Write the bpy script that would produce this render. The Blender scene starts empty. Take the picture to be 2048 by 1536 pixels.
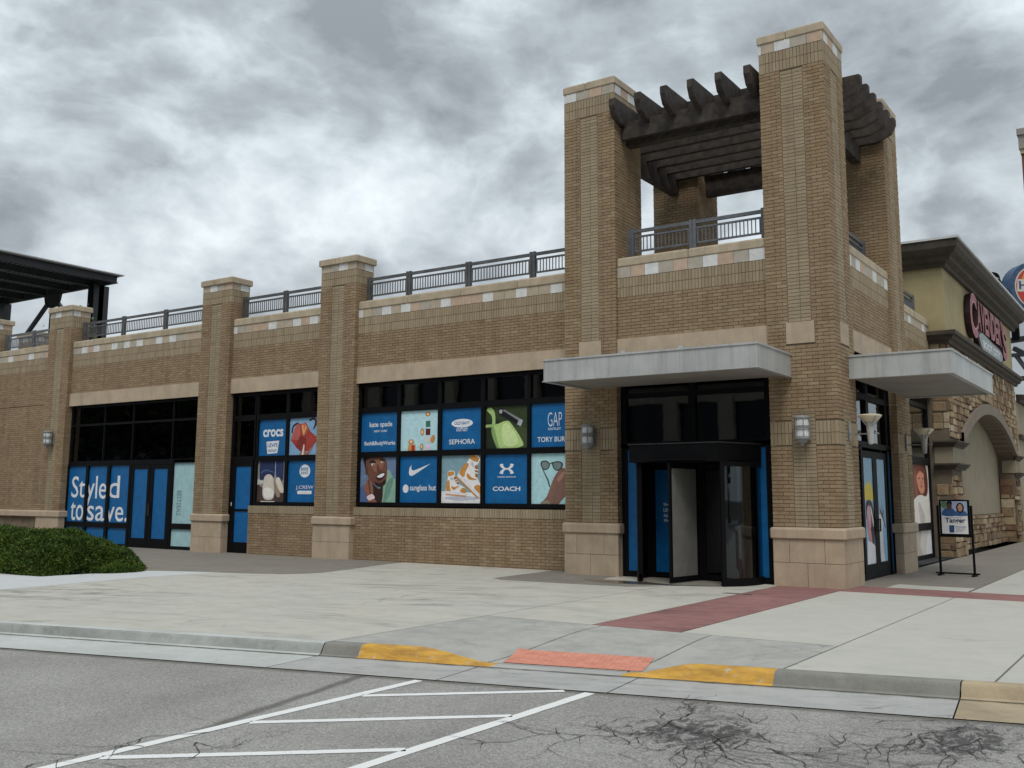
import bpy, bmesh, math, random
import numpy as np
from mathutils import Vector, Matrix
rnd = random.Random(7)
nr = np.random.RandomState(11)
scene = bpy.context.scene
COL = scene.collection

# ------------------------------------------------------------------ camera
cd = bpy.data.cameras.new('camera'); cam = bpy.data.objects.new('camera', cd); COL.objects.link(cam)
scene.camera = cam
YAW, PIT, ROL = -0.5964, 0.1419, 0.005
fw = Vector((math.sin(YAW)*math.cos(PIT), math.cos(YAW)*math.cos(PIT), math.sin(PIT)))
r0 = Vector((math.cos(YAW), -math.sin(YAW), 0)); up0 = r0.cross(fw)
rr = r0*math.cos(ROL)+up0*math.sin(ROL); uu = up0*math.cos(ROL)-r0*math.sin(ROL)
m = Matrix((rr, uu, -fw)).transposed().to_4x4(); m.translation = Vector((5.2248, -18.2893, 1.62))
cam.matrix_world = m
cd.sensor_width = 36; cd.lens = 34.905; cd.shift_y = -0.0294; cd.clip_start = .05; cd.clip_end = 3000

# ------------------------------------------------------------------ world: overcast, broken cloud over a Nishita sky
SUN_EL, SUN_AZ = math.radians(56), math.radians(150)     # azimuth from +Y towards +X
w = bpy.data.worlds.new('World'); scene.world = w; w.use_nodes = True
nt = w.node_tree; nt.nodes.clear()
class G:
    """tiny node-graph helper"""
    def __init__(s, tree): s.t = tree; s.L = tree.links
    def n(s, typ, **kw):
        nd = s.t.nodes.new(typ)
        for k, v in kw.items():
            if k.startswith('_'): setattr(nd, k[1:], v)
            else:
                key = int(k[1:]) if k[0] == 'i' and k[1:].isdigit() else k.replace('0', ' ')
                s.set(nd.inputs[key], v)
        return nd
    def set(s, sock, v):
        if isinstance(v, bpy.types.NodeSocket): s.L.new(v, sock)
        else: sock.default_value = v
    def m(s, op, a, b=0.0, c=0.0, clamp=False):
        nd = s.t.nodes.new('ShaderNodeMath'); nd.operation = op; nd.use_clamp = clamp
        for i, v in enumerate((a, b, c)): s.set(nd.inputs[i], v)
        return nd.outputs[0]
    def mr(s, v, a, b, c=0.0, d=1.0, smooth=False):
        nd = s.t.nodes.new('ShaderNodeMapRange'); nd.interpolation_type = 'SMOOTHSTEP' if smooth else 'LINEAR'
        for i, x in enumerate((v, a, b, c, d)): s.set(nd.inputs[i], x)
        return nd.outputs[0]
    def noise(s, vec, scale, detail=4, rough=.55, dist=0.0, lac=2.0):
        nd = s.t.nodes.new('ShaderNodeTexNoise')
        if vec is not None: s.L.new(vec, nd.inputs['Vector'])
        nd.inputs['Scale'].default_value = scale; nd.inputs['Detail'].default_value = detail
        nd.inputs['Roughness'].default_value = rough; nd.inputs['Distortion'].default_value = dist
        nd.inputs['Lacunarity'].default_value = lac
        return nd.outputs['Fac']
    def ramp(s, v, stops, interp='LINEAR'):
        nd = s.t.nodes.new('ShaderNodeValToRGB'); s.set(nd.inputs[0], v)
        cr = nd.color_ramp; cr.interpolation = interp
        while len(cr.elements) < len(stops): cr.elements.new(.5)
        for e, (p, c) in zip(cr.elements, stops): e.position = p; e.color = (*c, 1) if len(c) == 3 else c
        return nd.outputs[0]
    def mix(s, f, a, b, blend='MIX'):
        nd = s.t.nodes.new('ShaderNodeMix'); nd.data_type = 'RGBA'; nd.blend_type = blend
        s.set(nd.inputs[0], f)
        for i, v in ((6, a), (7, b)):
            if isinstance(v, bpy.types.NodeSocket): s.L.new(v, nd.inputs[i])
            else: nd.inputs[i].default_value = (*v, 1) if len(v) == 3 else v
        return nd.outputs[2]
    def vmath(s, op, a, b=(0, 0, 0)):
        nd = s.t.nodes.new('ShaderNodeVectorMath'); nd.operation = op
        s.set(nd.inputs[0], a); s.set(nd.inputs[1], b)
        return nd.outputs[0]
    def sep(s, v):
        nd = s.t.nodes.new('ShaderNodeSeparateXYZ'); s.L.new(v, nd.inputs[0]); return nd.outputs
    def comb(s, x, y, z):
        nd = s.t.nodes.new('ShaderNodeCombineXYZ')
        for i, v in enumerate((x, y, z)): s.set(nd.inputs[i], v)
        return nd.outputs[0]
g = G(nt)
sky = g.n('ShaderNodeTexSky', _sky_type='NISHITA', _sun_disc=False, _sun_elevation=SUN_EL, _sun_rotation=SUN_AZ)
tc = g.n('ShaderNodeTexCoord').outputs['Generated']
sx, sy, sz = g.sep(tc)
v0 = g.vmath('MULTIPLY', tc, (1, 1, 1.65))
warp = g.n('ShaderNodeTexNoise', Vector=v0, Scale=3.0, Detail=4.0).outputs['Color']
v1 = g.vmath('ADD', v0, g.vmath('MULTIPLY', g.vmath('SUBTRACT', warp, (.5, .5, .5)), (.16, .16, .16)))
big = g.noise(g.vmath('ADD', v1, (0.3, 4.4, 8.0)), 2.1, 3, .5)
mid = g.noise(g.vmath('ADD', v1, (1.2, 2.2, 3)), 5.6, 9, .54)
puff = g.m('ABSOLUTE', g.m('SUBTRACT', g.noise(g.vmath('ADD', v1, (5, 1, 2)), 9.0, 8, .55), .5))
fine = g.noise(v0, 26.0, 6, .6)
dens = g.m('ADD', g.m('ADD', g.m('MULTIPLY', big, .52), g.m('MULTIPLY', mid, .50)), g.m('ADD', g.m('MULTIPLY', puff, .36), g.m('MULTIPLY', fine, .05)))
dens = g.m('ADD', g.mr(dens, .378, .685), g.mr(sz, .10, .48, -.10, .14))
cc = g.ramp(dens, [(0, (.60, .645, .665)), (.22, (.475, .52, .545)), (.45, (.36, .40, .425)), (.7, (.24, .268, .288)), (1, (.155, .173, .188))])
# overcast luminance: brighter towards the zenith outside the frame, as an overcast sky is
grad = g.mr(sz, 0.0, 1.0, .86, 2.7)
hz = g.mr(sz, 0.0, .20, .45, 0.0)
cc = g.mix(hz, cc, (.50, .55, .58))
mul = g.n('ShaderNodeVectorMath', _operation='SCALE'); g.L.new(cc, mul.inputs[0]); g.L.new(g.m('MULTIPLY', grad, 10.0), mul.inputs['Scale'])
skymix = g.mix(.97, sky.outputs[0], mul.outputs[0])
bg = g.n('ShaderNodeBackground', Color=skymix, Strength=.10)
out = g.n('ShaderNodeOutputWorld'); g.L.new(bg.outputs[0], out.inputs[0])

sl = bpy.data.lights.new('sun', 'SUN'); sl.energy = 1.3; sl.angle = math.radians(22); sl.color = (1, .95, .88)
so = bpy.data.objects.new('sun', sl); COL.objects.link(so)
sd = Vector((math.sin(SUN_AZ)*math.cos(SUN_EL), math.cos(SUN_AZ)*math.cos(SUN_EL), math.sin(SUN_EL)))
so.rotation_euler = sd.to_track_quat('Z', 'Y').to_euler(); so.location = (0, -10, 30)
vs = scene.view_settings; scene.display_settings.display_device = 'sRGB'
vs.view_transform = 'Standard'; vs.look = 'None'; vs.gamma = 1; vs.use_curve_mapping = False; vs.exposure = 0.36
scene.cycles.max_bounces = 6; scene.cycles.transparent_max_bounces = 12
scene.cycles.use_denoising = True

# ------------------------------------------------------------------ materials
def s2l(c):
    return tuple((x/255/12.92 if x/255 <= .04045 else ((x/255+.055)/1.055)**2.4) for x in c)
MATS = {}
def newmat(name):
    mt = bpy.data.materials.new(name); mt.use_nodes = True; t = mt.node_tree; t.nodes.clear()
    gg = G(t); b = gg.n('ShaderNodeBsdfPrincipled'); o = gg.n('ShaderNodeOutputMaterial'); gg.L.new(b.outputs[0], o.inputs[0])
    MATS[name] = mt
    return mt, gg, b
def pos(gg): return gg.n('ShaderNodeNewGeometry').outputs['Position']
def bump(gg, b, h, strength=.3, dist=.01):
    bn = gg.n('ShaderNodeBump'); bn.inputs['Strength'].default_value = strength; bn.inputs['Distance'].default_value = dist
    gg.L.new(h, bn.inputs['Height']); gg.L.new(bn.outputs[0], b.inputs['Normal'])
def simple(name, col, rough=.6, var=.08, scale=3.0, metal=0.0, fine=0.0, spec=.5, streak=0.0, bmp=0.0):
    """base colour with broad blotches, fine grain and optional vertical weather streaks"""
    mt, gg, b = newmat(name); p = pos(gg)
    f = gg.noise(p, scale, 6, .6)
    lo = tuple(x*(1-var*2.2) for x in col); hi = tuple(min(1, x*(1+var*2.0)) for x in col)
    c = gg.mix(gg.mr(f, .3, .7), lo, hi)
    if fine:
        f2 = gg.noise(p, 90, 2, .6)
        c = gg.mix(gg.mr(f2, .35, .65, 0, 1), gg.mix(1.0, c, (1-fine,)*3, 'MULTIPLY'), gg.mix(1.0, c, (1+fine,)*3, 'MULTIPLY'))
    if streak:
        ps = gg.vmath('MULTIPLY', p, (7.0, 7.0, .5)); f3 = gg.noise(ps, 1.0, 5, .65)
        c = gg.mix(gg.mr(f3, .45, .75, 0, streak), c, tuple(x*.45 for x in col))
    gg.L.new(c, b.inputs['Base Color']); b.inputs['Roughness'].default_value = rough; b.inputs['Metallic'].default_value = metal
    b.inputs['Specular IOR Level'].default_value = spec
    if bmp: bump(gg, b, gg.noise(p, 60, 4, .6), bmp, .01)
    return mt
def brickmat(name, stops, soil=.35):
    mt, gg, b = newmat(name)
    ge = gg.n('ShaderNodeNewGeometry'); oi = gg.n('ShaderNodeObjectInfo')
    r = gg.m('FRACT', gg.m('ADD', ge.outputs['Random Per Island'], oi.outputs['Random']))
    p = ge.outputs['Position']
    c = gg.ramp(r, stops)
    br = gg.noise(p, .7, 5, .6)
    c = gg.mix(gg.mr(br, .35, .7, 0, soil), c, gg.mix(1.0, c, (.66, .62, .58), 'MULTIPLY'))
    fs = gg.noise(p, 55, 3, .65)
    c = gg.mix(gg.mr(fs, .3, .7, 0, 1), gg.mix(1.0, c, (.84, .83, .82), 'MULTIPLY'), gg.mix(1.0, c, (1.14, 1.14, 1.13), 'MULTIPLY'))
    ps = gg.vmath('MULTIPLY', p, (5.0, 5.0, .35)); st = gg.noise(ps, 1.0, 5, .65)
    c = gg.mix(gg.mr(st, .46, .72, 0, .5), c, gg.mix(1.0, c, (.6, .57, .53), 'MULTIPLY'))
    gg.L.new(c, b.inputs['Base Color']); b.inputs['Roughness'].default_value = .85
    b.inputs['Specular IOR Level'].default_value = .25
    bump(gg, b, fs, .35, .004)
    return mt
M = {}
M['brick'] = brickmat('tan_brick', [(0, (.265, .185, .112)), (.2, (.315, .23, .143)), (.42, (.285, .205, .127)), (.6, (.34, .255, .16)), (.8, (.30, .212, .134)), (.93, (.36, .28, .18)), (1, (.255, .175, .108))])
M['pale'] = brickmat('pale_brick', [(0, (.32, .255, .17)), (.3, (.36, .293, .20)), (.55, (.34, .272, .185)), (.8, (.38, .312, .217)), (1, (.30, .238, .158))], .3)
M['mortar'] = simple('mortar', (.17, .13, .09), .95, .15, 4)
M['cast'] = simple('cast_stone', (.44, .345, .25), .8, .07, 2.2, fine=.10, streak=.22, bmp=.15)
M['coping'] = simple('coping_stone', (.43, .355, .255), .85, .09, 2.5, fine=.12, streak=.35, bmp=.2)
for nm, c in dict(tile_white=(.66, .66, .65), tile_buff=(.44, .37, .28), tile_pink=(.49, .36, .27), tile_grey=(.41, .37, .31)).items():
    M[nm] = simple(nm, c, .75, .06, 5, fine=.08, streak=.12)
M['black_metal'] = simple('black_frame', (.005, .005, .006), .55, .1, 4, spec=.10)
M['dark_metal'] = simple('dark_painted_metal', (.035, .037, .042), .5, .15, 3)
M['rail_metal'] = simple('rail_paint', (.085, .087, .092), .5, .15, 5)
M['rail_blue'] = simple('rail_paint_slate', (.115, .125, .14), .5, .12, 5)
M['awning'] = simple('canopy_metal', (.42, .43, .425), .42, .07, 1.2, metal=.0, fine=.06, streak=.6)
M['soffit'] = simple('soffit_board', (.27, .25, .225), .8, .06, 1.5, fine=.05)
M['timber'] = simple('dark_timber', (.038, .029, .023), .72, .35, 6, fine=.2, bmp=.4)
M['lamp_grey'] = simple('lamp_metal', (.24, .25, .25), .4, .1, 8)
M['lamp_glass'] = simple('lamp_glass', (.62, .64, .65), .25, .12, 30)
M['lamp_white'] = simple('torch_metal', (.40, .40, .39), .4, .1, 6)
M['lamp_cream'] = simple('torch_bowl', (.66, .60, .44), .4, .06, 6)
M['interior'] = simple('dark_interior', (.022, .023, .026), .9, .3, .8)
M['door_film'] = simple('grey_door_panel', (.19, .185, .17), .55, .08, 4)
M['roof'] = simple('roof_deck', (.2, .2, .19), .9, .1, 1)
def plain(name, rgb, rough=.45, spec=.35, var=.02):
    if name in M: return M[name]
    M[name] = simple(name, rgb, rough, var, 6, spec=spec); return M[name]
def film(rgb):                                   # printed vinyl, sRGB 0-255 as lit
    nm = 'print_%d_%d_%d' % rgb
    if nm in M: return M[nm]
    c0 = tuple(min(.9, x*1.35) for x in s2l(rgb)); av = sum(c0)/3; c0 = tuple(x*.86+av*.14 for x in c0)
    mt, gg, b = newmat(nm); p = pos(gg); f = gg.noise(p, 9, 8, .72, .8); f2 = gg.noise(p, 45, 4, .7)
    c = gg.mix(gg.mr(f, .32, .68), tuple(x*.84 for x in c0), tuple(min(.95, x*1.13+.003) for x in c0))
    c = gg.mix(gg.mr(f2, .35, .65, 0, .35), c, gg.mix(1.0, c, (.7, .68, .68), 'MULTIPLY'))
    gg.L.new(c, b.inputs['Base Color']); b.inputs['Roughness'].default_value = .5; b.inputs['Specular IOR Level'].default_value = .25
    M[nm] = mt; return mt
M['blue'] = plain('blue_vinyl', (.004, .115, .32), .4, .35, .07)
M['teal'] = plain('pale_teal_vinyl', (.36, .56, .60), .45, .3, .05)
M['white'] = plain('white_vinyl', (.74, .76, .80), .5, .3, .04)
# glass: real pane, mirror-like by fresnel, see-through to the dark inside
def glassmat():
    mt = bpy.data.materials.new('window_glass'); mt.use_nodes = True; t = mt.node_tree; t.nodes.clear(); gg = G(t)
    tr = gg.n('ShaderNodeBsdfTransparent', Color=(.30, .33, .35, 1)); gl = gg.n('ShaderNodeBsdfGlossy', Color=(.9, .95, 1, 1), Roughness=.02)
    fr = gg.n('ShaderNodeFresnel', IOR=1.5); mx = gg.n('ShaderNodeMixShader'); o = gg.n('ShaderNodeOutputMaterial')
    p = pos(gg); bn = gg.n('ShaderNodeBump'); bn.inputs['Strength'].default_value = .05; bn.inputs['Distance'].default_value = .02
    gg.L.new(gg.noise(p, 1.3, 2, .5), bn.inputs['Height']); gg.L.new(bn.outputs[0], gl.inputs['Normal']); 
    gg.L.new(gg.m('MULTIPLY', fr.outputs[0], 1.5), mx.inputs[0]); gg.L.new(tr.outputs[0], mx.inputs[1]); gg.L.new(gl.outputs[0], mx.inputs[2]); gg.L.new(mx.outputs[0], o.inputs[0])
    return mt
M['glass'] = glassmat()

def concrete(name, col, dark, stain=.5, warm=None, seed=0.0, streaks=True):
    mt, gg, b = newmat(name); p = pos(gg); q = gg.vmath('ADD', p, (seed, seed*1.7, 0))
    f1 = gg.noise(q, .55, 7, .62, .6); f2 = gg.noise(q, 2.2, 9, .72, .3); f3 = gg.noise(q, 130, 2, .6)
    c = gg.mix(gg.mr(f1, .35, .68), col, warm or tuple(x*.88 for x in col))
    c = gg.mix(gg.mr(f2, .42, .72, 0, stain), c, dark)
    if streaks:   # brushed tyre and foot wear drawn out along the kerb direction
        sx_, sy_, sz_ = gg.sep(q)
        s_ = gg.m('ADD', gg.m('MULTIPLY', sx_, .94), gg.m('MULTIPLY', sy_, .34)); n_ = gg.m('SUBTRACT', gg.m('MULTIPLY', sy_, .94), gg.m('MULTIPLY', sx_, .34))
        v = gg.comb(gg.m('MULTIPLY', s_, .42), gg.m('MULTIPLY', n_, 1.5), 0.0)
        f4 = gg.noise(v, 1.0, 11, .78, .9); f5 = gg.noise(q, .28, 3, .5)
        c = gg.mix(gg.m('MULTIPLY', gg.mr(f4, .51, .65, 0, .75), gg.mr(f5, .36, .54)), c, tuple(x*.58 for x in dark))
    c = gg.mix(gg.mr(f3, .3, .7), gg.mix(1.0, c, (.86,)*3, 'MULTIPLY'), gg.mix(1.0, c, (1.12,)*3, 'MULTIPLY'))
    # hairline cracks, only here and there
    vo = gg.n('ShaderNodeTexVoronoi', _feature='DISTANCE_TO_EDGE', Scale=.42); 
    wv = gg.vmath('ADD', q, gg.vmath('MULTIPLY', gg.n('ShaderNodeTexNoise', Vector=q, Scale=2.2, Detail=5.0).outputs['Color'], (.8, .8, 0)))
    gg.L.new(wv, vo.inputs['Vector'])
    ck = gg.m('MULTIPLY', gg.mr(vo.outputs['Distance'], .0, .009, 1, 0), gg.mr(gg.noise(q, .5, 3, .5), .56, .62))
    c = gg.mix(gg.m('MULTIPLY', ck, .38), c, tuple(x*.35 for x in dark))
    gg.L.new(c, b.inputs['Base Color']); b.inputs['Roughness'].default_value = .9; b.inputs['Specular IOR Level'].default_value = .2
    bump(gg, b, f3, .25, .004); return mt
M['plaza'] = concrete('plaza_concrete', (.455, .442, .395), (.25, .247, .235), .35, (.48, .458, .395))
M['plaza_b'] = concrete('plaza_concrete_right', (.48, .468, .415), (.34, .34, .315), .45, (.44, .432, .388), 13.0, False)
M['ramp'] = concrete('ramp_concrete', (.365, .36, .335), (.22, .22, .21), .65, (.40, .392, .36), 27.0, False)
M['walk'] = concrete('sheltered_concrete', (.235, .215, .185), (.14, .13, .115), .5, (.205, .19, .165), 5.0, False)  # darker concrete tone for the ground next to the walls
M['pathwhite'] = concrete('new_concrete', (.52, .54, .54), (.40, .41, .41), .4, (.49, .50, .50), 8.0, False)
M['kerb'] = concrete('kerb_concrete', (.50, .515, .50), (.29, .30, .285), .5, (.40, .42, .40), 3.0, False)
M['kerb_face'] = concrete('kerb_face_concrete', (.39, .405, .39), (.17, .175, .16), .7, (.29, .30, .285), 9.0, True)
M['kerb_grey'] = concrete('kerb_concrete_grey', (.22, .225, .205), (.12, .12, .105), .7, (.26, .25, .22), 33.0, False)
M['kerb_buff'] = concrete('kerb_concrete_buff', (.42, .34, .23), (.22, .17, .11), .7, (.36, .30, .21), 41.0, False)
M['gutter'] = concrete('gutter_concrete', (.38, .38, .365), (.25, .25, .24), .55, (.42, .415, .395), 19.0, True)
M['redconc'] = concrete('red_concrete', (.255, .125, .117), (.165, .088, .085), .75, (.31, .165, .15), 15.0, True)
M['joint'] = simple('joint_dirt', (.07, .065, .055), .95, .3, 5)

def yellowpaint():
    mt, gg, b = newmat('worn_yellow_paint'); p = pos(gg)
    f = gg.noise(gg.vmath('MULTIPLY', p, (1.5, 1.5, 8)), 2.2, 6, .65); f2 = gg.noise(p, 14, 5, .7)
    c = gg.mix(gg.mr(f, .4, .7), (.60, .33, .045), (.33, .17, .03))
    c = gg.mix(gg.mr(f2, .60, .68), c, (.42, .41, .37))
    gg.L.new(c, b.inputs['Base Color']); b.inputs['Roughness'].default_value = .7; return mt
M['yellow'] = yellowpaint()
def whitepaint():
    mt, gg, b = newmat('worn_white_paint'); p = pos(gg)
    f = gg.noise(p, 26, 5, .75); f1 = gg.noise(p, 1.2, 3, .6)
    c = gg.mix(gg.mr(gg.m('ADD', f, gg.m('MULTIPLY', f1, .22)), .72, .84), (.70, .70, .69), (.34, .34, .33))
    gg.L.new(c, b.inputs['Base Color']); b.inputs['Roughness'].default_value = .8; return mt
M['roadpaint'] = whitepaint()

def asphaltmat():
    mt, gg, b = newmat('worn_asphalt'); p = pos(gg)
    X, Y, Z = gg.sep(p)
    n1 = gg.noise(p, 75, 4, .8); n2 = gg.noise(p, 38, 3, .6); n3 = gg.noise(p, .5, 5, .6)
    c = gg.mix(gg.mr(n3, .35, .65), (.27, .262, .248), (.325, .316, .298))
    c = gg.mix(gg.mr(n1, .38, .66), gg.mix(1.0, c, (.50,)*3, 'MULTIPLY'), gg.mix(1.0, c, (1.50,)*3, 'MULTIPLY'))
    c = gg.mix(gg.mr(n2, .35, .65), gg.mix(1.0, c, (.90,)*3, 'MULTIPLY'), gg.mix(1.0, c, (1.08,)*3, 'MULTIPLY'))
    oil = gg.noise(gg.vmath('MULTIPLY', p, (.9, .25, 1)), 1.3, 6, .6)
    c = gg.mix(gg.mr(oil, .5, .7, 0, .45), c, gg.mix(1.0, c, (.68, .68, .67), 'MULTIPLY'))
    def blob(cx, cy, rx, ry, e0=1.0, e1=.3):
        dx = gg.m('DIVIDE', gg.m('SUBTRACT', X, cx), rx); dy = gg.m('DIVIDE', gg.m('SUBTRACT', Y, cy), ry)
        d = gg.m('SQRT', gg.m('ADD', gg.m('MULTIPLY', dx, dx), gg.m('MULTIPLY', dy, dy)))
        return gg.mr(d, e1, e0, 1, 0)
    bl = gg.m('MAXIMUM', blob(2.0, -11.05, .85, .95), blob(3.74, -10.1, .55, 1.0))
    bl = gg.m('MAXIMUM', bl, gg.m('MULTIPLY', blob(1.62, -10.2, .35, .6), .8))
    pn = gg.noise(gg.vmath('MULTIPLY', p, (1.6, .8, 1)), 6.5, 9, .78, 1.0)
    bm = gg.mr(gg.m('ADD', gg.m('MULTIPLY', bl, .8), gg.m('MULTIPLY', gg.m('SUBTRACT', pn, .5), 3.6)), .55, .80)
    bm = gg.m('MULTIPLY', bm, gg.mr(bl, 0, .15)); bm = gg.m('MULTIPLY', bm, .95)
    c = gg.mix(bm, c, (.07, .068, .065))
    # alligator cracking round the tar blotches
    wv = gg.vmath('ADD', p, gg.vmath('MULTIPLY', gg.n('ShaderNodeTexNoise', Vector=p, Scale=4.0, Detail=5.0).outputs['Color'], (.35, .35, 0)))
    v1 = gg.n('ShaderNodeTexVoronoi', _feature='DISTANCE_TO_EDGE', Vector=wv, Scale=2.6).outputs['Distance']
    v2 = gg.n('ShaderNodeTexVoronoi', _feature='DISTANCE_TO_EDGE', Vector=wv, Scale=.75).outputs['Distance']
    near = gg.m('MAXIMUM', blob(2.3, -11.2, 1.7, 1.3, 1.0, .4), blob(3.75, -10.4, 1.0, 1.3, 1.0, .4))
    k1 = gg.m('MULTIPLY', gg.mr(v1, .0, .045, 1, 0), gg.m('MULTIPLY', near, gg.mr(gg.noise(p, 1.6, 3, .6), .4, .55)))
    k2 = gg.m('MULTIPLY', gg.mr(v2, .0, .008, 1, 0), gg.mr(gg.noise(p, .45, 3, .5), .56, .62))
    c = gg.mix(gg.m('MULTIPLY', gg.m('MAXIMUM', gg.m('MULTIPLY', k1, .5), gg.m('MULTIPLY', k2, .5)), .85), c, (.05, .047, .043))
    # tar seam running away from the gutter, beside the left painted line
    n4 = gg.noise(p, 3.0, 6, .7)
    sx0 = gg.ramp(gg.mr(Y, -13.6, -10.5), [(0, (.0,)*3), (.3, (.22,)*3), (.75, (.36,)*3), (1, (.22,)*3)])
    seam = gg.m('ABSOLUTE', gg.m('SUBTRACT', gg.m('ADD', X, gg.m('MULTIPLY', gg.mr(Y, -13.8, -10.8), .72)), gg.m('SUBTRACT', -.93, gg.m('MULTIPLY', gg.m('SUBTRACT', n4, .5), .16))))
    sm = gg.m('MULTIPLY', gg.mr(seam, .02, .085, 1, 0), gg.mr(Y, -13.7, -13.2)); sm = gg.m('MULTIPLY', sm, .75)
    c = gg.mix(sm, c, (.085, .08, .07))
    # dirt line along the gutter edge
    ge_ = gg.m('ABSOLUTE', gg.m('SUBTRACT', gg.m('SUBTRACT', Y, gg.m('MULTIPLY', X, .25)), -10.33))
    gd = gg.m('MULTIPLY', gg.mr(gg.m('ADD', ge_, gg.m('MULTIPLY', gg.m('SUBTRACT', n4, .5), .12)), .0, .12, 1, 0), .75)
    c = gg.mix(gd, c, (.075, .065, .052))
    gg.L.new(c, b.inputs['Base Color']); b.inputs['Roughness'].default_value = .88; b.inputs['Specular IOR Level'].default_value = .25
    bump(gg, b, n1, .5, .006); return mt
M['asphalt'] = asphaltmat()

# ------------------------------------------------------------------ geometry helpers
class MB:
    def __init__(s): s.v = []; s.f = []; s.mi = []; s.k = 0
    def add(s, vs, fs, k=None):
        b = len(s.v); s.v += [tuple(x) for x in vs]; s.f += [tuple(b+i for i in f) for f in fs]; s.mi += [s.k if k is None else k]*len(fs)
    def box(s, x0, x1, y0, y1, z0, z1, k=None, c=0.0):
        if c <= 0:
            vs = [(x, y, z) for z in (z0, z1) for y in (y0, y1) for x in (x0, x1)]
            s.add(vs, [(0, 2, 3, 1), (4, 5, 7, 6), (0, 1, 5, 4), (2, 6, 7, 3), (0, 4, 6, 2), (1, 3, 7, 5)], k)
        else:   # chamfer along the top (and vertical) edges
            def ring(z, i, q):
                a0, a1, b0, b1 = x0+i, x1-i, y0+i, y1-i
                return [(a0+q, b0, z), (a1-q, b0, z), (a1, b0+q, z), (a1, b1-q, z), (a1-q, b1, z), (a0+q, b1, z), (a0, b1-q, z), (a0, b0+q, z)]
            rs = [ring(z0, c*.5, c*.5), ring(z0+c*.5, 0, c*.6), ring(z1-c, 0, c*.6), ring(z1-c*.3, c*.3, c*.6), ring(z1, c, c*.6)]
            vs = sum(rs, []); fs = [tuple(range(7, -1, -1)), tuple(range(len(vs)-8, len(vs)))]
            for r in range(len(rs)-1):
                for i in range(8): fs.append((r*8+i, r*8+(i+1) % 8, (r+1)*8+(i+1) % 8, (r+1)*8+i))
            s.add(vs, fs, k)
    def bar(s, a, b, w, h, k=None):
        a = Vector(a); b = Vector(b); d = (b-a).normalized(); up = Vector((0, 0, 1)) if abs(d.z) < .95 else Vector((1, 0, 0))
        x = d.cross(up).normalized()*w/2; y = x.cross(d).normalized()*h/2
        vs = [a-x-y, a+x-y, a+x+y, a-x+y, b-x-y, b+x-y, b+x+y, b-x+y]
        s.add(vs, [(3, 2, 1, 0), (4, 5, 6, 7), (0, 1, 5, 4), (1, 2, 6, 5), (2, 3, 7, 6), (3, 0, 4, 7)], k)
    def lathe(s, prof, c=(0, 0, 0), n=20, k=None, a0=0.0, a1=2*math.pi, axis='z'):
        full = abs(a1-a0-2*math.pi) < 1e-6; cols = n if full else n+1; vs = []
        for r, z in prof:
            for i in range(cols):
                a = a0+(a1-a0)*i/n; p = (r*math.cos(a), r*math.sin(a), z)
                if axis == 'y': p = (p[0], p[2], p[1])
                if axis == 'x': p = (p[2], p[0], p[1])
                vs.append((p[0]+c[0], p[1]+c[1], p[2]+c[2]))
        fs = []
        for j in range(len(prof)-1):
            for i in range(n):
                i2 = (i+1) % cols if full else i+1
                fs.append((j*cols+i, j*cols+i2, (j+1)*cols+i2, (j+1)*cols+i))
        s.add(vs, fs, k)
    def prism(s, poly, o, U, V, N, d, k=None):
        """polygon (u,v) in plane o+U,V, extruded d along N"""
        o, U, V, N = map(Vector, (o, U, V, N)); n = len(poly)
        a = [o+U*p[0]+V*p[1] for p in poly]; b = [q+N*d for q in a]
        s.add(a+b, [tuple(range(n-1, -1, -1)), tuple(range(n, 2*n))]+[(i, (i+1) % n, n+(i+1) % n, n+i) for i in range(n)], k)
    def flat(s, poly, o, U, V, k=None):
        o, U, V = map(Vector, (o, U, V)); s.add([o+U*p[0]+V*p[1] for p in poly], [tuple(range(len(poly)))], k)
    def build(s, name, mats, parent=None, loc=None, smooth=False, kind=None, label=None):
        if not isinstance(mats, (list, tuple)): mats = [mats]
        L = Vector(loc) if loc is not None else (Vector(parent['_o']) if parent is not None and '_o' in parent else Vector((0, 0, 0)))
        me = bpy.data.meshes.new(name); v = np.array(s.v, dtype=float).reshape(-1, 3)-np.array(L)
        me.from_pydata([tuple(x) for x in v], [], s.f)
        for mm in mats: me.materials.append(mm)
        if len(mats) > 1: me.polygons.foreach_set('material_index', s.mi)
        if smooth: me.polygons.foreach_set('use_smooth', [True]*len(me.polygons))
        me.update(); o = bpy.data.objects.new(name, me); COL.objects.link(o)
        if parent is not None: o.parent = parent
        else: o.location = L
        if parent is not None: o['_o'] = tuple(L)
        if kind: o['kind'] = kind
        if label: o['label'] = label
        return o
def tag(o, label, cat, group=None, kind=None):
    if label: o['label'] = label
    if cat: o['category'] = cat
    if group: o['group'] = group
    if kind: o['kind'] = kind
    return o
def thing(name, label, cat, loc, group=None):
    o = bpy.data.objects.new(name, None); COL.objects.link(o); o.location = loc; o['_o'] = tuple(loc); o.empty_display_size = .1
    return tag(o, label, cat, group)
def struct(name, mb, mats, **k):
    o = mb.build(name, mats, **k); o['kind'] = 'structure'; return o
def clone(o, loc=None, parent=None):
    c = o.copy(); COL.objects.link(c)
    if loc is not None: c.location = loc
    if parent is not None: c.parent = parent
    for ch in list(o.children):
        clone(ch, None, c)
    return c
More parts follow.
